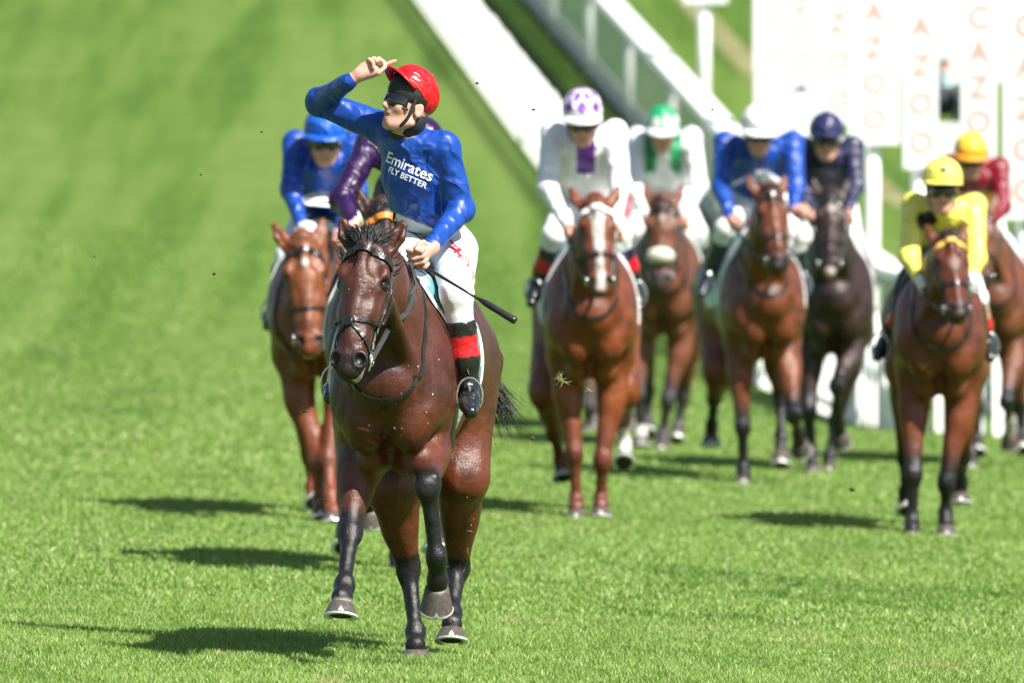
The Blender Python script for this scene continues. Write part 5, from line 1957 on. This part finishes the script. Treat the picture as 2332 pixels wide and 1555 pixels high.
# ---- dark brown with star, navy jockey
field.append((dict(D=72.8, cx=1898, yaw=.0, label='almost black racehorse with white star and pink nose ridden by the navy jockey', seed=81,
    poll=(1891, 446, -.6), muzzle=(1890, 622, -.8), headyaw=0, FL=[(1843, 930, -.1), (1849, 1030, -.05), (1850, 1050, -.1), (1851, 1082, -.12)], FR=[(1905, 880, -.3), (1910, 955, -.1), (1912, 976, -.03), (1916, 1002, .05)],
    HL=[(1838, 930, 1.2), (1842, 1000, 1.2), (1843, 1014, 1.15), (1843, 1034, 1.1)], HR=[(1902, 965, 1.1), (1889, 1038, 1.0), (1887, 1055, .95), (1886, 1080, .92)],
    coat=(.042, .018, .015), belly=(.04, .018, .015), cloth_mat=M['white_cloth'], marks=dict(star=(.12, 0, .036), blaze=[(.56, .66, .035, .03)], white=(.68, .55, .5))),
  dict(label='jockey dressed all in navy silks and navy cap', face=(0, -1, -.12), jacket=j_plain((.014, .016, .055)), cap=solid((.02, .022, .085)), seed=82,
    j=dict(head=(1882, 318), neck=(1884, 380), shL=(1832, 352), shR=(1938, 352), elL=(1832, 440), elR=(1946, 425), wrL=(1842, 488), wrR=(1932, 482), hdL=(1850, 505), hdR=(1926, 502),
           pelvis=(1886, 455), knL=(1845, 545), knR=(1940, 540), anL=(1832, 640), anR=(1962, 650), toL=(1824, 680), toR=(1976, 690)))))
# ---- bay with the gold browband, yellow jockey
field.append((dict(D=62.5, cx=2140, yaw=.02, label='bay racehorse with gold browband and black legs on the right, nearest of the right group', seed=91,
    poll=(2158, 545, -.6), muzzle=(2180, 706, -.86), headyaw=-.14, ears=((-.12, .125, .0), (-.12, .12, .0)),
    FL=[(2080, 1080, -.1), (2077, 1188, -.1), (2077, 1204, -.15), (2077, 1230, -.17)], FR=[(2155, 1098, -.05), (2153, 1168, .0), (2154, 1188, -.03), (2155, 1222, -.05)],
    HL=[(2062, 1040, 1.2), (2062, 1120, 1.35), (2063, 1138, 1.35), (2065, 1166, 1.3)], HR=[(2192, 1040, 1.2), (2188, 1095, 1.4), (2187, 1115, 1.42), (2187, 1145, 1.4)],
    coat=(.14, .036, .013), belly=(.18, .047, .016), cloth_mat=M['black_cloth_pad'], cloth_edge=False, browband=M['beads_gold']),
  dict(label='jockey in bright yellow silks and yellow cap with black spots', face=(-.02, -1, -.08), jacket=j_yellow, cap=cap_yellow_spots, seed=92,
    j=dict(head=(2146, 432), neck=(2150, 508), shL=(2087, 488), shR=(2213, 490), elL=(2070, 585), elR=(2222, 590), wrL=(2094, 636), wrR=(2213, 632), hdL=(2108, 658), hdR=(2202, 660),
           pelvis=(2150, 605), knL=(2088, 655), knR=(2222, 680), anL=(2015, 782), anR=(2248, 778), toL=(1998, 812), toR=(2256, 815)),
    bands=[(.12, .42, (.6, .42, .28)), (.42, .68, RED)], boottop=.05, cuff=.05, gloves={'R': (.75, .75, .75), 'L': (.75, .75, .75)})))
# ---- last on the right, maroon jockey
field.append((dict(D=75.5, cx=2262, yaw=.02, label='bay racehorse at the right edge, half hidden behind the yellow jockey', seed=101,
    poll=(2232, 480, -.6), muzzle=(2236, 650, -.8), FL=[(2216, 955, -.1), (2212, 1025, -.1), (2211, 1042, -.14), (2211, 1068, -.16)], FR=[(2292, 915, -.25), (2300, 958, -.05), (2300, 975, .02), (2300, 1008, .1)],
    HL=[(2225, 930, 1.2), (2225, 1000, 1.2), (2226, 1015, 1.15), (2226, 1035, 1.1)], HR=[(2322, 930, 1.2), (2326, 990, 1.2), (2328, 1005, 1.15), (2330, 1028, 1.1)],
    coat=(.17, .055, .022), belly=(.18, .06, .026), cloth_mat=M['pale_cloth'], saddle_mat=None, marks=dict(socks={'FR': (.5, 1.0)})),
  dict(label='jockey in maroon silks with yellow chest band and golden cap', face=(0, -1, -.3), jacket=j_maroon, cap=cap_orange, seed=102,
    j=dict(head=(2210, 362), neck=(2214, 420), shL=(2166, 392), shR=(2272, 398), elL=(2152, 470), elR=(2283, 470), wrL=(2170, 520), wrR=(2257, 510), hdL=(2180, 532), hdR=(2248, 526),
           pelvis=(2218, 472), knL=(2172, 560), knR=(2275, 555), anL=(2160, 650), anR=(2302, 618), toL=(2154, 680), toR=(2308, 650)))))
for hc_, rc_ in field:
    hc_.setdefault('res', .0145)
    hc_.setdefault('coat', (.15, .05, .02))
    hc_.setdefault('forelen', .55)
    hh_ = make_horse(hc_)
    jj = rc_['j']
    rc_['j'] = rider_joints(D=hc_['D'], **jj)
    rc_.setdefault('res', .0115)
    rc_.setdefault('wr', .003)
    rc_.setdefault('fullness', 1.02)
    rc_.setdefault('captilt', .12)
    rc_.setdefault('capS', 1.12)
    rc_.setdefault('S', 1.08)
    rr_ = make_rider(rc_, hh_)
    if rc_.get('text'):
        ck = rr_['J']['neck']
        o_ = ck + np.array([.0, -.1, -.2])
        text_on(rr_['jacket'], 'Emirates', o_, (1, 0, 0), (0, -.2, 1), (0, -1, -.2), .07, M['print'], rr_['jk'], 'lettering')
        text_on(rr_['jacket'], 'FLY BETTER', o_ + np.array([0, 0, -.05]), (1, 0, 0), (0, -.2, 1), (0, -1, -.2), .04, M['print'], rr_['jk'], 'lettering')

# ------------------------------------------------------------------ foam flecks on the winner, turf thrown up by the hooves
M['foam'] = plain('foam', (.75, .74, .72), rough=.4, noise=.05)
fr = np.random.default_rng(77)
V, Fc = [], []
def fleck(c, nrm, r, st):
    t1 = norm(np.cross(nrm, fr.normal(size=3)))
    t2 = np.cross(nrm, t1)
    v, f = sphere_arrays(np.asarray(c), 1, 6, 4, np.array([t1, t2, nrm]), np.array([r * st, r, r * .5]))
    b = len(V)
    V.extend(v)
    Fc.extend([tuple(int(i) + b for i in q) for q in f])
Lh, Fh = hA['L'], hA['F']
for i in range(15):
    yy, zz_, xx = -.02, .9 + .35 * fr.random(), (fr.random() - .4) * .3
    p, n = Fh.out(Lh(xx, .0, zz_)[None], np.array([[0.05, -1.0, .05]]), .0, rmax=.6)
    fleck(p[0], n[0], .0012 + .0022 * fr.random() ** 2, 1 + 1.6 * fr.random())
for i in range(16):
    s_, l_ = .12 + .4 * fr.random(), (fr.random() - .5) * .12
    p, n = Fh.out(hA['Hd'](s_, l_, 0)[None], hA['nf'][None], .0, rmax=.3)
    fleck(p[0], n[0], .0008 + .0010 * fr.random(), 1 + 2.0 * fr.random())
tag(mesh_obj('foam_flecks', np.array(V), np.array(Fc), M['foam'], hA['root']), kind='stuff')

M['soil'] = plain('dark_soil', (.035, .024, .012), rough=.95, noise=.5, scale=80)
M['tuft'] = plain('torn_grass', (.24, .3, .08), rough=.6, noise=.4, scale=90)
def clod(px, py, D, r, label):
    c = P(px, py, D)
    v, f = sphere_arrays(np.zeros(3), 1, 9, 6)
    d = 1 + .35 * np.sin(v @ fr.normal(size=3) * 3 + 1) + .2 * np.sin(v @ fr.normal(size=3) * 6)
    v = v * d[:, None] * r * np.array([1.2, .9, .8])
    o = mesh_obj('turf_clod', v, f, M['soil'])
    o.location = c
    tag(o, label, 'clod', 'clods thrown into the air')
for px_c, py_c, D_c, r_c, lb_c in (
        (487, 624, 45.6, .0055, 'dark earth clod in the air over the grass, left of the chestnut ears'), (457, 398, 45.8, .004, 'tiny dark clod in the air far left of the blue shoulder'),
        (596, 301, 46, .004, 'tiny dark clod just left of the blue cap'), (214, 585, 46, .0035, 'leftmost tiny clod in the air over open grass'),
        (1212, 998, 46.5, .008, 'biggest dark clod in the air right of the black tail'), (1215, 250, 46.5, .005, 'dark clod before the white picket rail, left of the diamond cap'),
        (1622, 250, 47, .005, 'lower of two dark specks in the air before the white post'), (1616, 225, 47, .004, 'upper of two dark specks in the air before the white post'),
        (1086, 190, 46, .005, 'dark clod in the air between red cap and picket rail'), (1940, 1115, 52, .010, 'blurred brown clod above the grass left of the gold browband horse')):
    clod(px_c, py_c, D_c, r_c, lb_c)
def tuft(px, py, D, n, ln, label, spread=1.0, bias=(0, 0, .3)):
    c = P(px, py, D)
    paths = []
    for i in range(n):
        d = norm(fr.normal(size=3) * np.array([1.0, .4, 1.0]) * spread + np.array(bias))
        l_ = ln * (.4 + .6 * fr.random())
        p0 = c + fr.normal(0, .1, 3) * ln
        side_ = norm(fr.normal(size=3)) * l_ * .3
        paths.append(np.array([p0 + d * l_ * t + side_ * t * t for t in np.linspace(0, 1, 4)]))
    e = strand_mesh([p for p in paths], .0016, M['tuft'], 'grass_tuft', None)
    tag(e, label, 'grass tuft', 'tufts flung up by the hooves')
tuft(1276, 866, 46.6, 26, .042, 'large torn grass tuft in the air before the blazed chestnut chest')
tuft(1340, 890, 46.4, 7, .036, 'small cross shaped grass tuft in the air right of the larger one', 1.0, (.5, 0, .2))
tuft(688, 939, 45.2, 8, .045, 'grass blades in the air left of the winner chest', .5, (.9, 0, .2))
tuft(1118, 1165, 46.2, 7, .04, 'grass blades in the air right of the winner hind leg', .8, (0, 0, -.6))
tuft(728, 1137, 46, 6, .05, 'grass blades in the air before the left chestnut foreleg', .6, (.6, 0, -.5))
paths = []
for i in range(90):
    c = P(1150 + fr.normal(0, 80), 1210 + fr.normal(0, 90), 45.4 + fr.random() * 1.6)
    if c[2] < gz(c[0], c[1]) + .05:
        continue
    d = norm(fr.normal(size=3)) * (.006 + .022 * fr.random() ** 2)
    paths.append(np.array([c, c + d * .5 + fr.normal(0, .002, 3), c + d]))
tag(strand_mesh(paths, .0013, M['tuft'], 'grass_scraps', None), 'fine grass scraps hanging in the air behind the winner', 'grass scraps', None, 'stuff')
